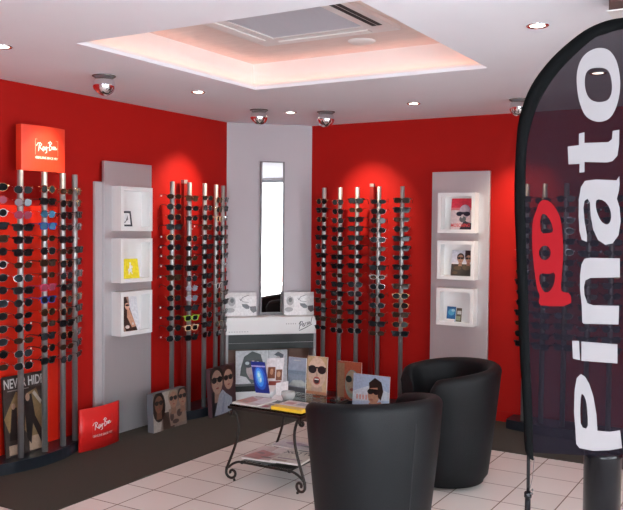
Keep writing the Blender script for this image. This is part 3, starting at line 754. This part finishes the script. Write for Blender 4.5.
def corner_thing(name, label, cat, x, y, z): 
    return thing(name, label, cat, TC @ V((x, y, z)), PI / 4)
def bw_picture():
    g1, g2, g3 = (.62, .60, .60), (.30, .29, .29), (.05, .05, .055)
    return [((.72, .70, .70), rect(0, 0, 1, .84)), ((.58, .55, .54), rect(0, .84, 1, 1)), (g1, [(0, .1), (.2, .15), (.36, .4), (.3, .84), (0, .84)]), (g2, [ell(.2, .62, .12, .2), ell(.16, .25, .14, .10)]), (g3, ell(.21, .66, .06, .10)),
            (g2, ribbon([(.46, .72), (.58, .60), (.74, .58)], .03)), ((.10, .10, .11), [[(.52, .52), (.70, .50), (.78, .40), (.76, .30), (.66, .30), (.55, .40)], [(.78, .40), (.98, .42), (1, .2), (.90, .12), (.80, .24)]]), (g3, ribbon([(.48, .66), (.56, .80), (.74, .88)], .02))]
t = corner_thing('counter_card', 'black and white sunglasses card standing on the cabinet left of the mirror', 'card', -.430, -.11, .7875)
card(t, (0, 0, 0), UX, V((0, .05, 1)).normalized(), .285, .212, .012, mat('card_edge', (.6, .58, .57), .5), bw_picture())
t = corner_thing('counter_card', 'black and white sunglasses card standing on the cabinet right of the mirror', 'card', .112, -.11, .7875)
card(t, (0, 0, 0), UX, V((0, .05, 1)).normalized(), .282, .212, .012, mat('card_edge', (.6, .58, .57), .5), bw_picture())
t = corner_thing('mirror', 'tall narrow mirror on the grey corner wall, reflecting the bright shop window', 'mirror', .012, -.002, .7875)
b = MB(); b.prism([(-.112, 0), (.112, 0), (.112, 1.412), (-.112, 1.412)], [[(-.096, .022), (.096, .022), (.096, 1.404), (-.096, 1.404)]], lambda x, z, c: V((x, -c, z)), .030)
b.box((-.0955, -.012, .0225), (.0955, -.002, 1.4035)); b.obj('frame', mat('mirror_frame_grey', (.20, .19, .20), .5, .2), t)
b = MB(); b.box((-.0955, -.026, .0225), (.0955, -.0125, 1.4035)); b.obj('glass', mirror_m, t)
# poster inside the cabinet
t = corner_thing('poster', 'white poster with a dark sketched face in sunglasses inside the cabinet', 'poster', -.335, -.13, .1708)
card(t, (0, 0, 0), UX, V((0, .04, 1)).normalized(), .478, .300, .01, white_box,
     [((.60, .60, .62), rect(0, 0, 1, 1)), ((.03, .03, .04), rect(.635, 0, .642, 1)), ((.035, .05, .05), [(.10, .5), (.16, .82), (.32, .98), (.48, .88), (.54, .55), (.46, .35), (.5, .08), (.30, .0), (.2, .2), (.08, .25)]),
      ((.45, .36, .36), ell(.33, .42, .13, .28)), ((.02, .03, .04), [ell(.24, .60, .10, .12), ell(.43, .60, .10, .12)]), ((.5, .55, .56), [ell(.22, .62, .04, .05), ell(.42, .62, .04, .05)]), ((.40, .26, .28), ell(.33, .20, .08, .08)),
      ((.09, .10, .12), [(.74, .86), (.82, .95), (.93, .85), (.90, .66), (.82, .62), (.84, .78)]), ((.40, .38, .38), ell(.82, .72, .045, .1))])

# ---- pictures standing on the base of rack 3
t = thing('poster', 'pale blue poster of a man in sunglasses, foot of the rack right of mirror', 'poster', (-3.275, 6.195, .011), 0)
card(t, (0, 0, 0), UX, V((0, .07, 1)).normalized(), .345, .335, .01, white_box,
     [((.40, .50, .66), rect(0, 0, 1, 1)), ((.60, .66, .74), [(0, .55), (.5, .75), (1, .6), (1, .4), (0, .3)]), ((.66, .34, .32), [rect(.10 + i * .085, .36, .10 + i * .085 + .05, .48) for i in range(5)]),
      ((.36, .18, .12), [(.40, 0), (.46, .3), (.62, .3), (.78, .35), (.9, 0)]), ((.42, .22, .14), ell(.58, .52, .16, .26)), ((.025, .015, .012), [(.46, .66), (.44, .80), (.60, .94), (.78, .84), (.84, .62), (.78, .38), (.70, .46), (.68, .70)]),
      ((.012, .012, .015), [ell(.49, .58, .085, .07), ell(.64, .58, .075, .07), rect(.45, .60, .76, .65)]), ((.30, .12, .09), ell(.52, .38, .05, .025))])
t = thing('poster', 'orange poster of a face in sunglasses behind the blue poster and a pole', 'poster', (-3.490, 6.318, .081), 0)
card(t, (0, 0, 0), UX, V((0, .0, 1)).normalized(), .24, .340, .008, white_box,
     [((.42, .10, .05), rect(0, 0, 1, 1)), ((.34, .20, .12), rect(0, 0, .3, .95)), ((.30, .36, .30), ell(.62, .42, .30, .38)), ((.45, .36, .26), ell(.60, .48, .22, .30)), ((.02, .03, .03), [ell(.48, .55, .13, .09), ell(.78, .55, .13, .09)]), ((.30, .09, .07), ell(.62, .28, .1, .04))])

# ================================================================= COFFEE TABLE
TX0, TX1, TY0, TY1, TZ = -3.045, -2.515, 4.11, 4.690, .488
tb = thing('coffee_table', 'small wrought iron coffee table with glass top and scrolled legs', 'table', ((TX0 + TX1) / 2, (TY0 + TY1) / 2, 0))
hx_, hy_ = (TX1 - TX0) / 2, (TY1 - TY0) / 2
b = MB(); b.box((-hx_ + .004, -hy_ + .004, TZ - .012), (hx_ - .004, hy_ - .004, TZ), bev=.002); b.obj('glass_top', table_glass, tb)
b = MB()
for z in (TZ - .022,):
    c4 = [(-hx_, -hy_), (hx_, -hy_), (hx_, hy_), (-hx_, hy_)]
    for i in range(4):
        a, c_ = c4[i], c4[(i + 1) % 4]; b.box((min(a[0], c_[0]) - .005, min(a[1], c_[1]) - .005, z - .006), (max(a[0], c_[0]) + .005, max(a[1], c_[1]) + .005, z + .0095))
b.obj('top_frame', iron, tb)
def spiral(cx, cz, r0, r1, a0, a1, n=16): return [(cx + (r0 + (r1 - r0) * i / n) * math.cos(a0 + (a1 - a0) * i / n), cz + (r0 + (r1 - r0) * i / n) * math.sin(a0 + (a1 - a0) * i / n)) for i in range(n + 1)]
def leg(sx, sy):
    # profile in the plane x-z; positive u = outward
    lx, ly = sx * (hx_ - .025), sy * (hy_ - .02)
    def P(u, z): return V((lx + sx * u, ly + sy * u * .15, z))
    b = MB()
    up = spiral(.022, .430, .006, .020, PI * 2.6, PI * .75, 18)                # small curl under the top, outside
    main = up + [(.004, .452), (-.012, .44), (-.028, .395), (-.034, .35), (-.028, .29), (-.005, .21), (.022, .14), (.042, .09), (.048, .065)]
    b.tube(catmull([P(u, z) for u, z in main], 3), .0088, n=8)
    sc = [(.048, .085), (.050, .06)] + spiral(.012, .050, .040, .008, 0.15, -PI * 2.15, 22)[1:]
    b.tube(catmull([P(u, z) for u, z in sc], 3), .0085, n=8)
    b.tube([P(-.026 + .02, .0245 - .006), P(-.006, .006)], .005, n=8)
    q = P(-.006, .0); b.lathe([(.006, .0005), (.0085, .004), (.0085, .010), (.005, .014)], T=Matrix.Translation(q), n=12)
    b.obj('leg', iron, tb)
    # knuckle
for sx in (-1, 1):
    for sy in (-1, 1): leg(sx, sy)
b = MB()
for sy in (-1, 1):
    y = sy * (hy_ - .02)
    b.tube(catmull([(-hx_ - .018 + .0, y, .078), (-hx_ + .02, y, .108), (-hx_ + .06, y, .126), (-hx_ + .10, y, .128), (0, y, .128), (hx_ - .10, y, .128), (hx_ - .06, y, .126), (hx_ - .02, y, .108), (hx_ + .018, y, .078)], 4), .008, n=8)
    for sx in (-1, 1): b.lathe([(.001, -.014), (.010, -.009), (.012, 0), (.010, .009), (.001, .014)], T=Matrix.Translation((sx * (hx_ - .09), y, .128)) @ Matrix.Rotation(PI / 2, 4, 'Y'), n=12)
for sx in (-1, 1):
    b.tube([(sx * (hx_ - .09), -hy_ + .02, .128), (sx * (hx_ - .09), hy_ - .02, .128)], .005, n=8)
b.obj('shelf_rails', iron, tb)
b = MB(); b.box((-hx_ + .085, -hy_ + .028, .1345), (hx_ - .085, hy_ - .028, .1375)); b.obj('shelf_glass', table_glass, tb)

def flat_mag(name, label, cat, x, y, z, w, h, rz, th, side, shapes, group=None):
    t = thing(name, label, cat, (x, y, z), rz, group)
    card(t, (0, 0, th), UX, UY, w, h, th, side, shapes, 'pages'); return t
paper = mat('paper_edge', (.70, .66, .62), .6)
zs = .1380
flat_mag('magazine', 'open pink and white magazine on the lower shelf of the table, at its left', 'magazine', -2.985, 4.165, zs, .24, .30, .12, .010, paper,
         [((.55, .40, .38), rect(0, 0, 1, 1)), ((.48, .16, .15), [(0, .1), (.5, .0), (.7, .5), (.2, .7)]), ((.72, .64, .62), [(.5, .6), (1, .55), (1, 1), (.5, 1)]), ((.16, .10, .10), [ell(.6, .2, .16, .05), ell(.3, .45, .12, .04)])])
flat_mag('magazine', 'white magazine with black lettering on the lower shelf of the table, at its right', 'magazine', -2.775, 4.17, zs + .011, .21, .30, .10, .012, paper,
         [((.62, .56, .50), rect(0, 0, 1, 1)), ((.02, .02, .02), text('XOTTO', -.0, .62, 1, .80)), ((.05, .07, .09), ell(.5, .9, .2, .04)), ((.30, .20, .25), rect(.1, .2, .9, .26)), ((.45, .30, .25), rect(.05, .02, .5, .12))])
flat_mag('magazine', 'patterned grey magazine on the lower shelf of the table, at the back', 'magazine', -2.97, 4.485, zs + .011, .34, .165, -.02, .009, paper,
         [((.50, .46, .48), rect(0, 0, 1, 1)), ((.28, .22, .30), ell(.4, .6, .25, .2)), ((.10, .12, .14), ell(.7, .5, .18, .10))])
# on the glass top
zt_ = TZ + .0006
flat_mag('magazine', 'yellow magazine at the front edge of the glass table top', 'magazine', -2.738, 4.125, zt_, .222, .20, -.03, .021, mat('yellow_spine', (.82, .52, .03), .45),
         [((.66, .58, .56), rect(0, 0, 1, 1)), ((.78, .50, .04), rect(0, 0, 1, .3)), ((.5, .22, .2), rect(.1, .5, .4, .8)), ((.30, .3, .32), rect(.5, .5, .9, .85))])
flat_mag('magazine', 'pinkish open magazine at the left corner of the glass table top', 'magazine', -3.030, 4.125, zt_, .19, .22, .0, .010, paper,
         [((.50, .42, .38), rect(0, 0, 1, 1)), ((.42, .16, .12), [(0, .2), (.5, .1), (.6, .6), (.1, .9)]), ((.66, .60, .58), [(.6, .3), (1, .2), (1, 1), (.5, 1)]), ((.15, .12, .10), [ell(.3, .3, .12, .06)])])
flat_mag('leaflet', 'loose leaflet between the two magazines on the table top', 'leaflet', -2.832, 4.125, zt_, .080, .14, .1, .003, paper,
         [((.55, .50, .46), rect(0, 0, 1, 1)), ((.35, .10, .08), rect(.2, .1, .7, .5)), ((.15, .12, .12), rect(.3, .6, .9, .75))])
t = thing('leaflet_stand', 'white angled leaflet holder standing under the blue brochure', 'leaflet holder', (-3.035, 4.395, zt_))
b = MB()
b.prism([(0, 0), (.10, 0), (.10, .06), (0, .03)], [], lambda y, z, c: V((c, y, z)), .110); b.obj('base', white_box, t)
t = thing('brochure', 'glowing blue brochure leaning on the white holder on the table', 'brochure', (-3.038, 4.394, .512))
card(t, (0, 0, 0), V((.985, .0, .05)), V((-.24, .05, 1)).normalized(), .110, .205, .005, mat('navy_edge', (.02, .03, .12), .4),
     [((.012, .03, .22), rect(0, 0, 1, 1)), ((.02, .10, .50), ell(.5, .48, .42, .38)), ((.05, .26, .80), ell(.48, .50, .28, .30)), ((.20, .55, .90), ell(.46, .52, .16, .20)), ((.55, .80, .95), [ell(.44, .58, .07, .07), ell(.52, .42, .06, .06)]), ((.45, .40, .65), rect(.0, .84, 1, .88))])
t = thing('portrait_card', 'white card with brown portraits tilted behind the blue brochure', 'card', (-3.062, 4.535, zt_))
card(t, (0, 0, 0), V((.985, 0, .12)), V((-.03, .15, 1)).normalized(), .138, .225, .004, white_box,
     [((.72, .71, .72), rect(0, 0, 1, 1)), ((.22, .09, .05), [rect(.12, .40, .55, .74), rect(.6, .34, .95, .66)]), ((.55, .32, .20), [ell(.34, .60, .10, .09), ell(.76, .52, .11, .09)]), ((.30, .08, .06), rect(.2, .2, .9, .32))])
t = thing('paper_sheet', 'white folded sheet standing on the table beside the blue brochure', 'paper', (-2.905, 4.43, zt_))
card(t, (0, 0, 0), V((.96, 0, .22)), V((-.18, .35, 1)).normalized(), .095, .095, .003, white_box, [((.80, .79, .80), rect(0, 0, 1, 1))])
card(t, (.0, -.055, .0), V((.96, 0, .0)), V((-.1, .9, .35)).normalized(), .085, .055, .003, white_box, [((.78, .77, .78), rect(0, 0, 1, 1))])
t = thing('glass_bowl', 'small clear glass bowl on the table between the sheet and the sea card', 'bowl', (-2.788, 4.40, zt_))
b = MB(); b.lathe([(.02, 0), (.034, .008), (.046, .032), (.044, .058), (.041, .058), (.042, .032), (.031, .012), (.001, .008)], n=24, cap=False); b.obj('bowl', mat('frosted_glass', (.62, .64, .62), .25, Alpha=.45), t)
t = thing('photo_card', 'blue grey sea photo standing at the back of the table left of the smiling woman', 'photo', (-2.958, 4.655, zt_))
card(t, (0, 0, 0), UX, V((0, .06, 1)).normalized(), .142, .232, .006, white_box,
     [((.22, .25, .30), rect(0, 0, 1, 1)), ((.27, .30, .37), rect(0, .62, 1, 1)), ((.17, .21, .26), rect(0, .52, 1, .62)), ((.40, .42, .40), [(.05, .18), (.3, .34), (.8, .36), (1, .28), (1, .2), (.6, .15)]), ((.10, .10, .11), rect(.0, .0, 1, .14)), ((.42, .40, .40), rect(.3, .9, .7, .93))])
t = thing('photo_card', 'photo of a blonde woman in round sunglasses laughing, at the back of the table', 'photo', (-2.812, 4.662, zt_))
card(t, (0, 0, 0), UX, V((0, .06, 1)).normalized(), .155, .252, .006, white_box,
     [((.30, .17, .10), rect(0, 0, 1, 1)), ((.50, .34, .20), [(0, 0), (.0, .7), (.3, 1), (.8, 1), (1, .6), (1, 0)])] + face_(.5, .58, .72, .62, skin=(.55, .38, .29), hair=(.42, .29, .16), smile=True, lens=(.015, .012, .015)) + [((.40, .18, .10), rect(0, 0, 1, .08))])

# ================================================================= TUB CHAIRS
def tub_chair(label, loc, rz, HT=.80, S_=1.0):
    """facing local +Y"""
    t = thing('tub_chair', label, 'armchair', loc, rz, 'black leather tub armchairs')
    b = MB(); N = 44; A0, A1 = math.radians(-128), math.radians(128)
    zs_ = [0.024, .036, .07, .15, .30, .45, .58]
    sec = []
    for i in range(N + 1):
        a = A0 + (A1 - A0) * i / N; k = abs(a) / A1
        ztop = HT - .068 * (k ** 2.0); d = V((math.sin(a), -math.cos(a), 0))
        if k > .93: ztop -= .05 * ((k - .93) / .07) ** 2
        def Ro(z): return S_ * (.256 + .083 * min(1, (z / .72)) ** .85)
        th = .082
        ring = []
        for z in zs_:
            r = Ro(z) - (.020 if z < .04 else .006 if z < .05 else 0); ring.append(V((d.x * r * 1.02, d.y * r, z)))
        rt = Ro(ztop); rc = th / 2 - .004
        for j in range(9):
            q = PI * j / 8; r = rt - th / 2 + (th / 2) * math.cos(q); z = ztop - rc + rc * math.sin(q)
            ring.append(V((d.x * r * 1.02, d.y * r, z)))
        for z in (.58, .50, .42, .30):
            r = Ro(z) - th - .004; ring.append(V((d.x * r * 1.02, d.y * r, z)))
        sec.append([b.bm.verts.new(p) for p in ring])
    n = len(sec[0])
    for A, B in zip(sec, sec[1:]):
        for k in range(n): b.face([A[k], B[k], B[(k + 1) % n], A[(k + 1) % n]], None, True)
    b.face(sec[0]); b.face(sec[-1][::-1])
    b.obj('shell', leather, t)
    b = MB()                                                     # seat block with front panel
    prof = [(.235, .038), (.245, .05), (.252, .12), (.262, .28), (.252, .296), (.02, .298)]
    def blk(prof, fy, m, nm):
        b = MB(); rings = []; K = 40
        for r, z in prof:
            ring = []
            for k in range(K):
                a = 2 * PI * k / K; x, y = r * math.sin(a) * .98, r * math.cos(a)
                if y > 0: y = y * fy
                ring.append(b.bm.verts.new((x * (.80 if r > .1 else 1), y * .95, z)))
            rings.append(ring)
        for A, B in zip(rings, rings[1:]):
            for k in range(K): b.face([A[k], A[(k + 1) % K], B[(k + 1) % K], B[k]], None, True)
        b.face(rings[0][::-1]); b.face(rings[-1]); b.obj(nm, m, t)
    blk([(r * .96, z) for r, z in prof], 1.08, leather, 'seat_base')
    blk([(.235, .299), (.25, .31), (.254, .36), (.25, .415), (.235, .43), (.15, .436), (.02, .438)], 1.14, leather, 'seat_cushion')
    for a in (.03 * PI,):
        b = MB(); d = V((math.sin(a), -math.cos(a), 0)); pts = []
        for z in [.06 + i * .06 for i in range(11)] + [.72]:
            r = S_ * (.2565 + .083 * min(1, z / .72) ** .85); 
            pts.append(V((d.x * r * 1.02, d.y * r, z)))
        b.tube(pts, .0022, n=6); b.obj('seam', seam_m, t)
    for a in (.2 * PI, .8 * PI, 1.2 * PI, 1.8 * PI):
        b = MB(); b.lathe([(.018, 0.0005), (.022, .030)], T=Matrix.Translation((.20 * math.sin(a), .20 * math.cos(a), 0)), n=14); b.obj('foot', black_gloss, t)
    return t
tub_chair('nearer black leather tub armchair with its back to the viewer, before the coffee table', (-1.755, 3.545, 0), math.radians(57), .810, .965)
tub_chair('further black leather tub armchair seen from its side, beside the silver panel', (-1.905, 4.865, 0), math.radians(133), .755, 1.02)

# ================================================================= FLAG
FL = dict(
o_out=[(-0.6647,2.2832),(-0.6271,2.2713),(-0.603,2.2365),(-0.5894,2.1899),(-0.5833,2.1289),(-0.5917,2.0689),(-0.612,2.0216),(-0.6391,2.0048),(-0.6738,2.0058),(-0.7093,2.0285),(-0.7306,2.0784),(-0.7419,2.1362),(-0.7441,2.1933),(-0.7319,2.2417),(-0.7043,2.272)],
o_in=[(-0.673,2.2085),(-0.6384,2.2034),(-0.6213,2.1826),(-0.6125,2.1362),(-0.6166,2.098),(-0.6328,2.0788),(-0.6703,2.0784),(-0.6956,2.0935),(-0.7093,2.1233),(-0.714,2.1598),(-0.7097,2.1923),(-0.6959,2.2055)],
t=[(-0.7713,1.9174),(-0.7294,1.9208),(-0.7303,1.9644),(-0.7101,1.9686),(-0.7093,1.9282),(-0.6228,1.9275),(-0.6103,1.9381),(-0.608,1.9685),(-0.5848,1.9713),(-0.5846,1.9166),(-0.5895,1.8763),(-0.6066,1.8565),(-0.6261,1.8521),(-0.7078,1.8567),(-0.7071,1.8184),(-0.7253,1.8168),(-0.7259,1.8501),(-0.7668,1.8492)],
a_out=[(-0.5811,1.7999),(-0.5905,1.7848),(-0.6149,1.7864),(-0.6643,1.7895),(-0.7044,1.7851),(-0.7191,1.7615),(-0.7252,1.7148),(-0.725,1.6522),(-0.7208,1.5948),(-0.712,1.5626),(-0.6926,1.5535),(-0.6931,1.5795),(-0.7032,1.6314),(-0.7084,1.6834),(-0.7048,1.7094),(-0.6939,1.7176),(-0.6846,1.7041),(-0.6805,1.6523),(-0.6704,1.6005),(-0.6516,1.5615),(-0.6245,1.5444),(-0.6001,1.55),(-0.5793,1.581),(-0.5727,1.632),(-0.5776,1.6829),(-0.588,1.7166),(-0.5818,1.744),(-0.5795,1.7694)],
a_in=[(-0.6608,1.7163),(-0.633,1.7109),(-0.6128,1.6851),(-0.6052,1.6524),(-0.6105,1.6257),(-0.6241,1.6185),(-0.6432,1.6317),(-0.6577,1.6626),(-0.6644,1.6936)],
n=[(-0.5726,1.4948),(-0.6782,1.4939),(-0.7004,1.4902),(-0.711,1.4669),(-0.7153,1.4249),(-0.7142,1.3726),(-0.7069,1.3153),(-0.7035,1.2474),(-0.6983,1.2425),(-0.5722,1.2481),(-0.5718,1.3179),(-0.6645,1.3146),(-0.6868,1.3217),(-0.6975,1.3524),(-0.7002,1.3837),(-0.6946,1.408),(-0.6767,1.4181),(-0.5711,1.4243)],
i1=[(-0.7051,1.1737),(-0.5745,1.1739),(-0.573,1.102),(-0.7036,1.1002)],
i2=[(-0.7399,1.1741),(-0.7143,1.1751),(-0.7087,1.1019),(-0.7355,1.1058)],
P_out=[(-0.7046,1.0493),(-0.7196,1.032),(-0.7268,0.9836),(-0.7272,0.8987),(-0.7208,0.8359),(-0.7165,0.7781),(-0.7039,0.764),(-0.6531,0.761),(-0.5935,0.772),(-0.5497,0.7868),(-0.5579,0.8528),(-0.5949,0.8415),(-0.6396,0.8396),(-0.6439,0.8987),(-0.6574,0.9704),(-0.6735,1.0158),(-0.6891,1.0404)],
P_in=[(-0.7031,0.9736),(-0.6928,0.9716),(-0.6822,0.9465),(-0.676,0.8946),(-0.6749,0.84),(-0.7005,0.8471),(-0.7047,0.9016)],
g_out=[(-0.8624,1.7153),(-0.8377,1.7111),(-0.8126,1.6833),(-0.7924,1.644),(-0.7833,1.5753),(-0.7798,1.4967),(-0.7833,1.4277),(-0.7872,1.3782),(-0.7819,1.3587),(-0.7482,1.3574),(-0.7452,1.3065),(-0.8594,1.2999),(-0.8726,1.3141),(-0.8651,1.3396),(-0.8776,1.364),(-0.8889,1.4337),(-0.8983,1.5036),(-0.9016,1.5736),(-0.9007,1.6337),(-0.8865,1.6736),(-0.8771,1.7035)],
g_h1=[(-0.8663,1.6607),(-0.8494,1.6587),(-0.8292,1.632),(-0.8176,1.5896),(-0.8401,1.5854),(-0.8658,1.5831),(-0.8726,1.6239)],
g_h2=[(-0.8269,1.5093),(-0.8297,1.4949),(-0.8382,1.4841),(-0.8499,1.4799),(-0.8619,1.4834),(-0.8708,1.4938),(-0.8743,1.5082),(-0.8714,1.5227),(-0.8629,1.5335),(-0.8511,1.5376),(-0.8391,1.5339),(-0.8303,1.5236)],
g_h3=[(-0.8639,1.4296),(-0.837,1.4256),(-0.8078,1.4366),(-0.8117,1.387),(-0.8308,1.3563),(-0.8505,1.3543),(-0.8659,1.3796),(-0.8725,1.4143)],
b_out=[(-0.8850,0.690),(-0.9144,0.7245),(-0.9256,0.8949),(-0.9466,1.1602),(-0.9537,1.3308),(-0.9654,1.529),(-0.9755,1.7151),(-0.9740,1.9065),(-0.9607,2.0433),(-0.9176,2.1595),(-0.842,2.257),(-0.742,2.3377),(-0.6625,2.3733),(-0.5811,2.3834),(-0.4709,2.3722),(-0.3865,2.3159),(-0.3287,2.2041),(-0.3061,2.0617)],
b_in=[(-0.8786,0.690),(-0.8825,0.7174),(-0.8899,0.8993),(-0.9067,1.1633),(-0.9139,1.3329),(-0.9255,1.5298),(-0.9329,1.7147),(-0.9321,1.8834),(-0.922,1.9768),(-0.8851,2.095),(-0.8106,2.2082),(-0.6974,2.3103),(-0.6437,2.3304),(-0.5802,2.3416),(-0.4869,2.3309),(-0.4187,2.284),(-0.3705,2.1904),(-0.3481,2.0647)],
bot=[(-0.8825,0.7174),(-0.751,0.7333),(-0.5923,0.746),(-0.4526,0.786),(-0.3193,0.8242)])
FY, FX = 3.2, -.90
fl = thing('feather_flag', 'tall translucent black feather flag with white lettering and red emblem', 'flag', (FX, FY, 0))
def wave(x, z):
    e = min(1, max(0, (x + .93) / .06)) * min(1, max(0, (-.74 - x) / .05))
    e *= min(1, max(0, (1.27 - z) / .25))
    pass
    return .006 * math.sin(60 * (x + .9) + 1.5 * z) * e
def FP(off): return lambda x, z, c: V((x - FX, off + wave(x, z) - c, z))
# cloth, as a grid between the inner edge of the sleeve, the top curve and the hem
def poly_x(poly, z, side):
    xs = []
    for i in range(len(poly)):
        (x0, z0), (x1, z1) = poly[i], poly[(i + 1) % len(poly)]
        if (z0 - z) * (z1 - z) <= 0 and z0 != z1: xs.append(x0 + (x1 - x0) * (z - z0) / (z1 - z0))
    return (min(xs), max(xs)) if xs else None
cloth = [((a[0] + c_[0]) / 2 if i > 1 else a[0] - .006, (a[1] + c_[1]) / 2 if i > 1 else a[1]) for i, (a, c_) in enumerate(zip(FL['b_in'], FL['b_out']))][1:]
cloth += [(-.318, 1.6), (-.322, 1.2)] + FL['bot'][::-1][:-1]
b = MB(); rows = []
z0, z1 = min(p[1] for p in cloth) + .0005, max(p[1] for p in cloth) - .0005
NZ, NX = 70, 40
for i in range(NZ + 1):
    k = i / NZ; z = z0 + (z1 - z0) * k
    xx = poly_x(cloth, z, 0) or (-.6, -.59)
    rows.append([b.bm.verts.new((xx[0] + (xx[1] - xx[0]) * j / NX - FX, wave(xx[0] + (xx[1] - xx[0]) * j / NX, z), z)) for j in range(NX + 1)])
for A, B in zip(rows, rows[1:]):
    for j in range(NX): b.face([A[j], A[j + 1], B[j + 1], B[j]], None, True)
b.obj('cloth', flag_cloth, fl, raw=True)
# sleeve: padded band round the curved pole
b = MB(); A_, B_ = catmull([(x, z, 0) for x, z in FL['b_out']], 4), catmull([(x, z, 0) for x, z in FL['b_in']], 4); rg = []
for p, q in zip(A_, B_):
    m_ = (p + q) / 2
    rg.append([b.bm.verts.new(v) for v in ((p.x - FX, 0, p.y), (m_.x - FX, -.011, m_.y), (q.x - FX, -.0035, q.y), (q.x - FX, .0035, q.y), (m_.x - FX, .011, m_.y))])
for R0, R1_ in zip(rg, rg[1:]):
    for k in range(5): b.face([R0[k], R0[(k + 1) % 5], R1_[(k + 1) % 5], R1_[k]], None, True)
b.face(rg[0]); b.face(rg[-1]); b.obj('sleeve', flag_edge, fl)
for nm, hole in (('o', 'o_in'), ('t', None), ('a', 'a_in'), ('n', None), ('i1', None), ('i2', None), ('P', 'P_in')): pass
def letter(outer, holes, m, nm, sm=0):
    b = MB(); oc = smooth_closed(outer, sm) if sm else outer; hs = [smooth_closed(h_, max(sm, 1)) for h_ in holes]
    b.prism(oc, hs, FP(-.0022), .0006, m); b.obj(nm, None, fl)
letter(FL['P_out'], [FL['P_in']], flag_white, 'letter_p'); letter(FL['i1'], [], flag_white, 'letter_i'); letter(FL['i2'], [], flag_white, 'letter_i_dot')
letter(FL['n'], [], flag_white, 'letter_n'); letter(FL['a_out'], [FL['a_in']], flag_white, 'letter_a'); letter(FL['t'], [], flag_white, 'letter_t'); letter(FL['o_out'], [FL['o_in']], flag_white, 'letter_o', 2)
letter(FL['g_out'], [FL['g_h1'], FL['g_h2'], FL['g_h3']], flag_red, 'emblem', 1)
b = MB()
b.tube([(-.8985 - FX, 0, .520), (-.9000 - FX, 0, .70), (-.905 - FX, 0, .80)], .0070, n=12)
b.obj('pole', black_gloss, fl)
b = MB(); b.tube([(-.901 - FX, 0, .02), (-.8995 - FX, 0, .545)], .0115, n=12); b.lathe([(.0125, .535), (.015, .54), (.015, .556), (.0125, .56)], T=Matrix.Translation((-.8995 - FX, 0, 0)), n=14); b.obj('lower_pole', black_gloss, fl)
b = MB()
for k in range(4):
    a = PI / 4 + k * PI / 2; b.tube([(0.02 * math.cos(a), .02 * math.sin(a), .022), (.36 * math.cos(a), .36 * math.sin(a), .010)], [.012, .009], n=8)
b.lathe([(.03, .001), (.034, .006), (.034, .03), (.018, .05)], n=18); b.obj('cross_foot', black_matte, fl)
b = MB(); b.tube([(-.876 - FX, -.004, .70), (-.879 - FX, -.016, .62), (-.888 - FX, -.017, .575), (-.880 - FX, -.017, .562)], .0012, n=6)
b.lathe([(.001, -.006), (.006, 0), (.001, .006)], T=Matrix.Translation((-.879 - FX, -.017, .560)), n=10); b.lathe([(.001, -.006), (.006, 0), (.001, .006)], T=Matrix.Translation((-.877 - FX, -.017, .575)), n=10); b.obj('cord', mat('grey_cord', (.10, .10, .10), .6), fl)

# black drum behind the flag
t = thing('waste_bin', 'glossy black cylindrical bin standing below and behind the flag', 'bin', (-.758, 3.92, 0))
b = MB(); b.lathe([(.075, .0005), (.082, .004), (.084, .55), (.086, .555), (.086, .575), (.080, .578), (.078, .55)], n=36, cap=False); b.lathe([(.001, .02), (.078, .02)], n=36, cap=False)
b.obj('body', black_gloss, t)
b = MB(); b.lathe([(.076, .545), (.074, .551), (.001, .553)], n=30); b.obj('lid', black_matte, t)

# ================================================================= RENDER SETTINGS
sc = bpy.context.scene
sc.view_settings.view_transform = 'Standard'; sc.view_settings.look = 'None'; sc.view_settings.gamma = 1
sc.view_settings.use_curve_mapping = False; sc.view_settings.exposure = 0.42
sc.cycles.use_denoising = True; sc.cycles.max_bounces = 8; sc.cycles.diffuse_bounces = 5; sc.cycles.glossy_bounces = 4; sc.cycles.transparent_max_bounces = 12
sc.cycles.sample_clamp_indirect = 6; sc.cycles.caustics_reflective = False; sc.cycles.caustics_refractive = False
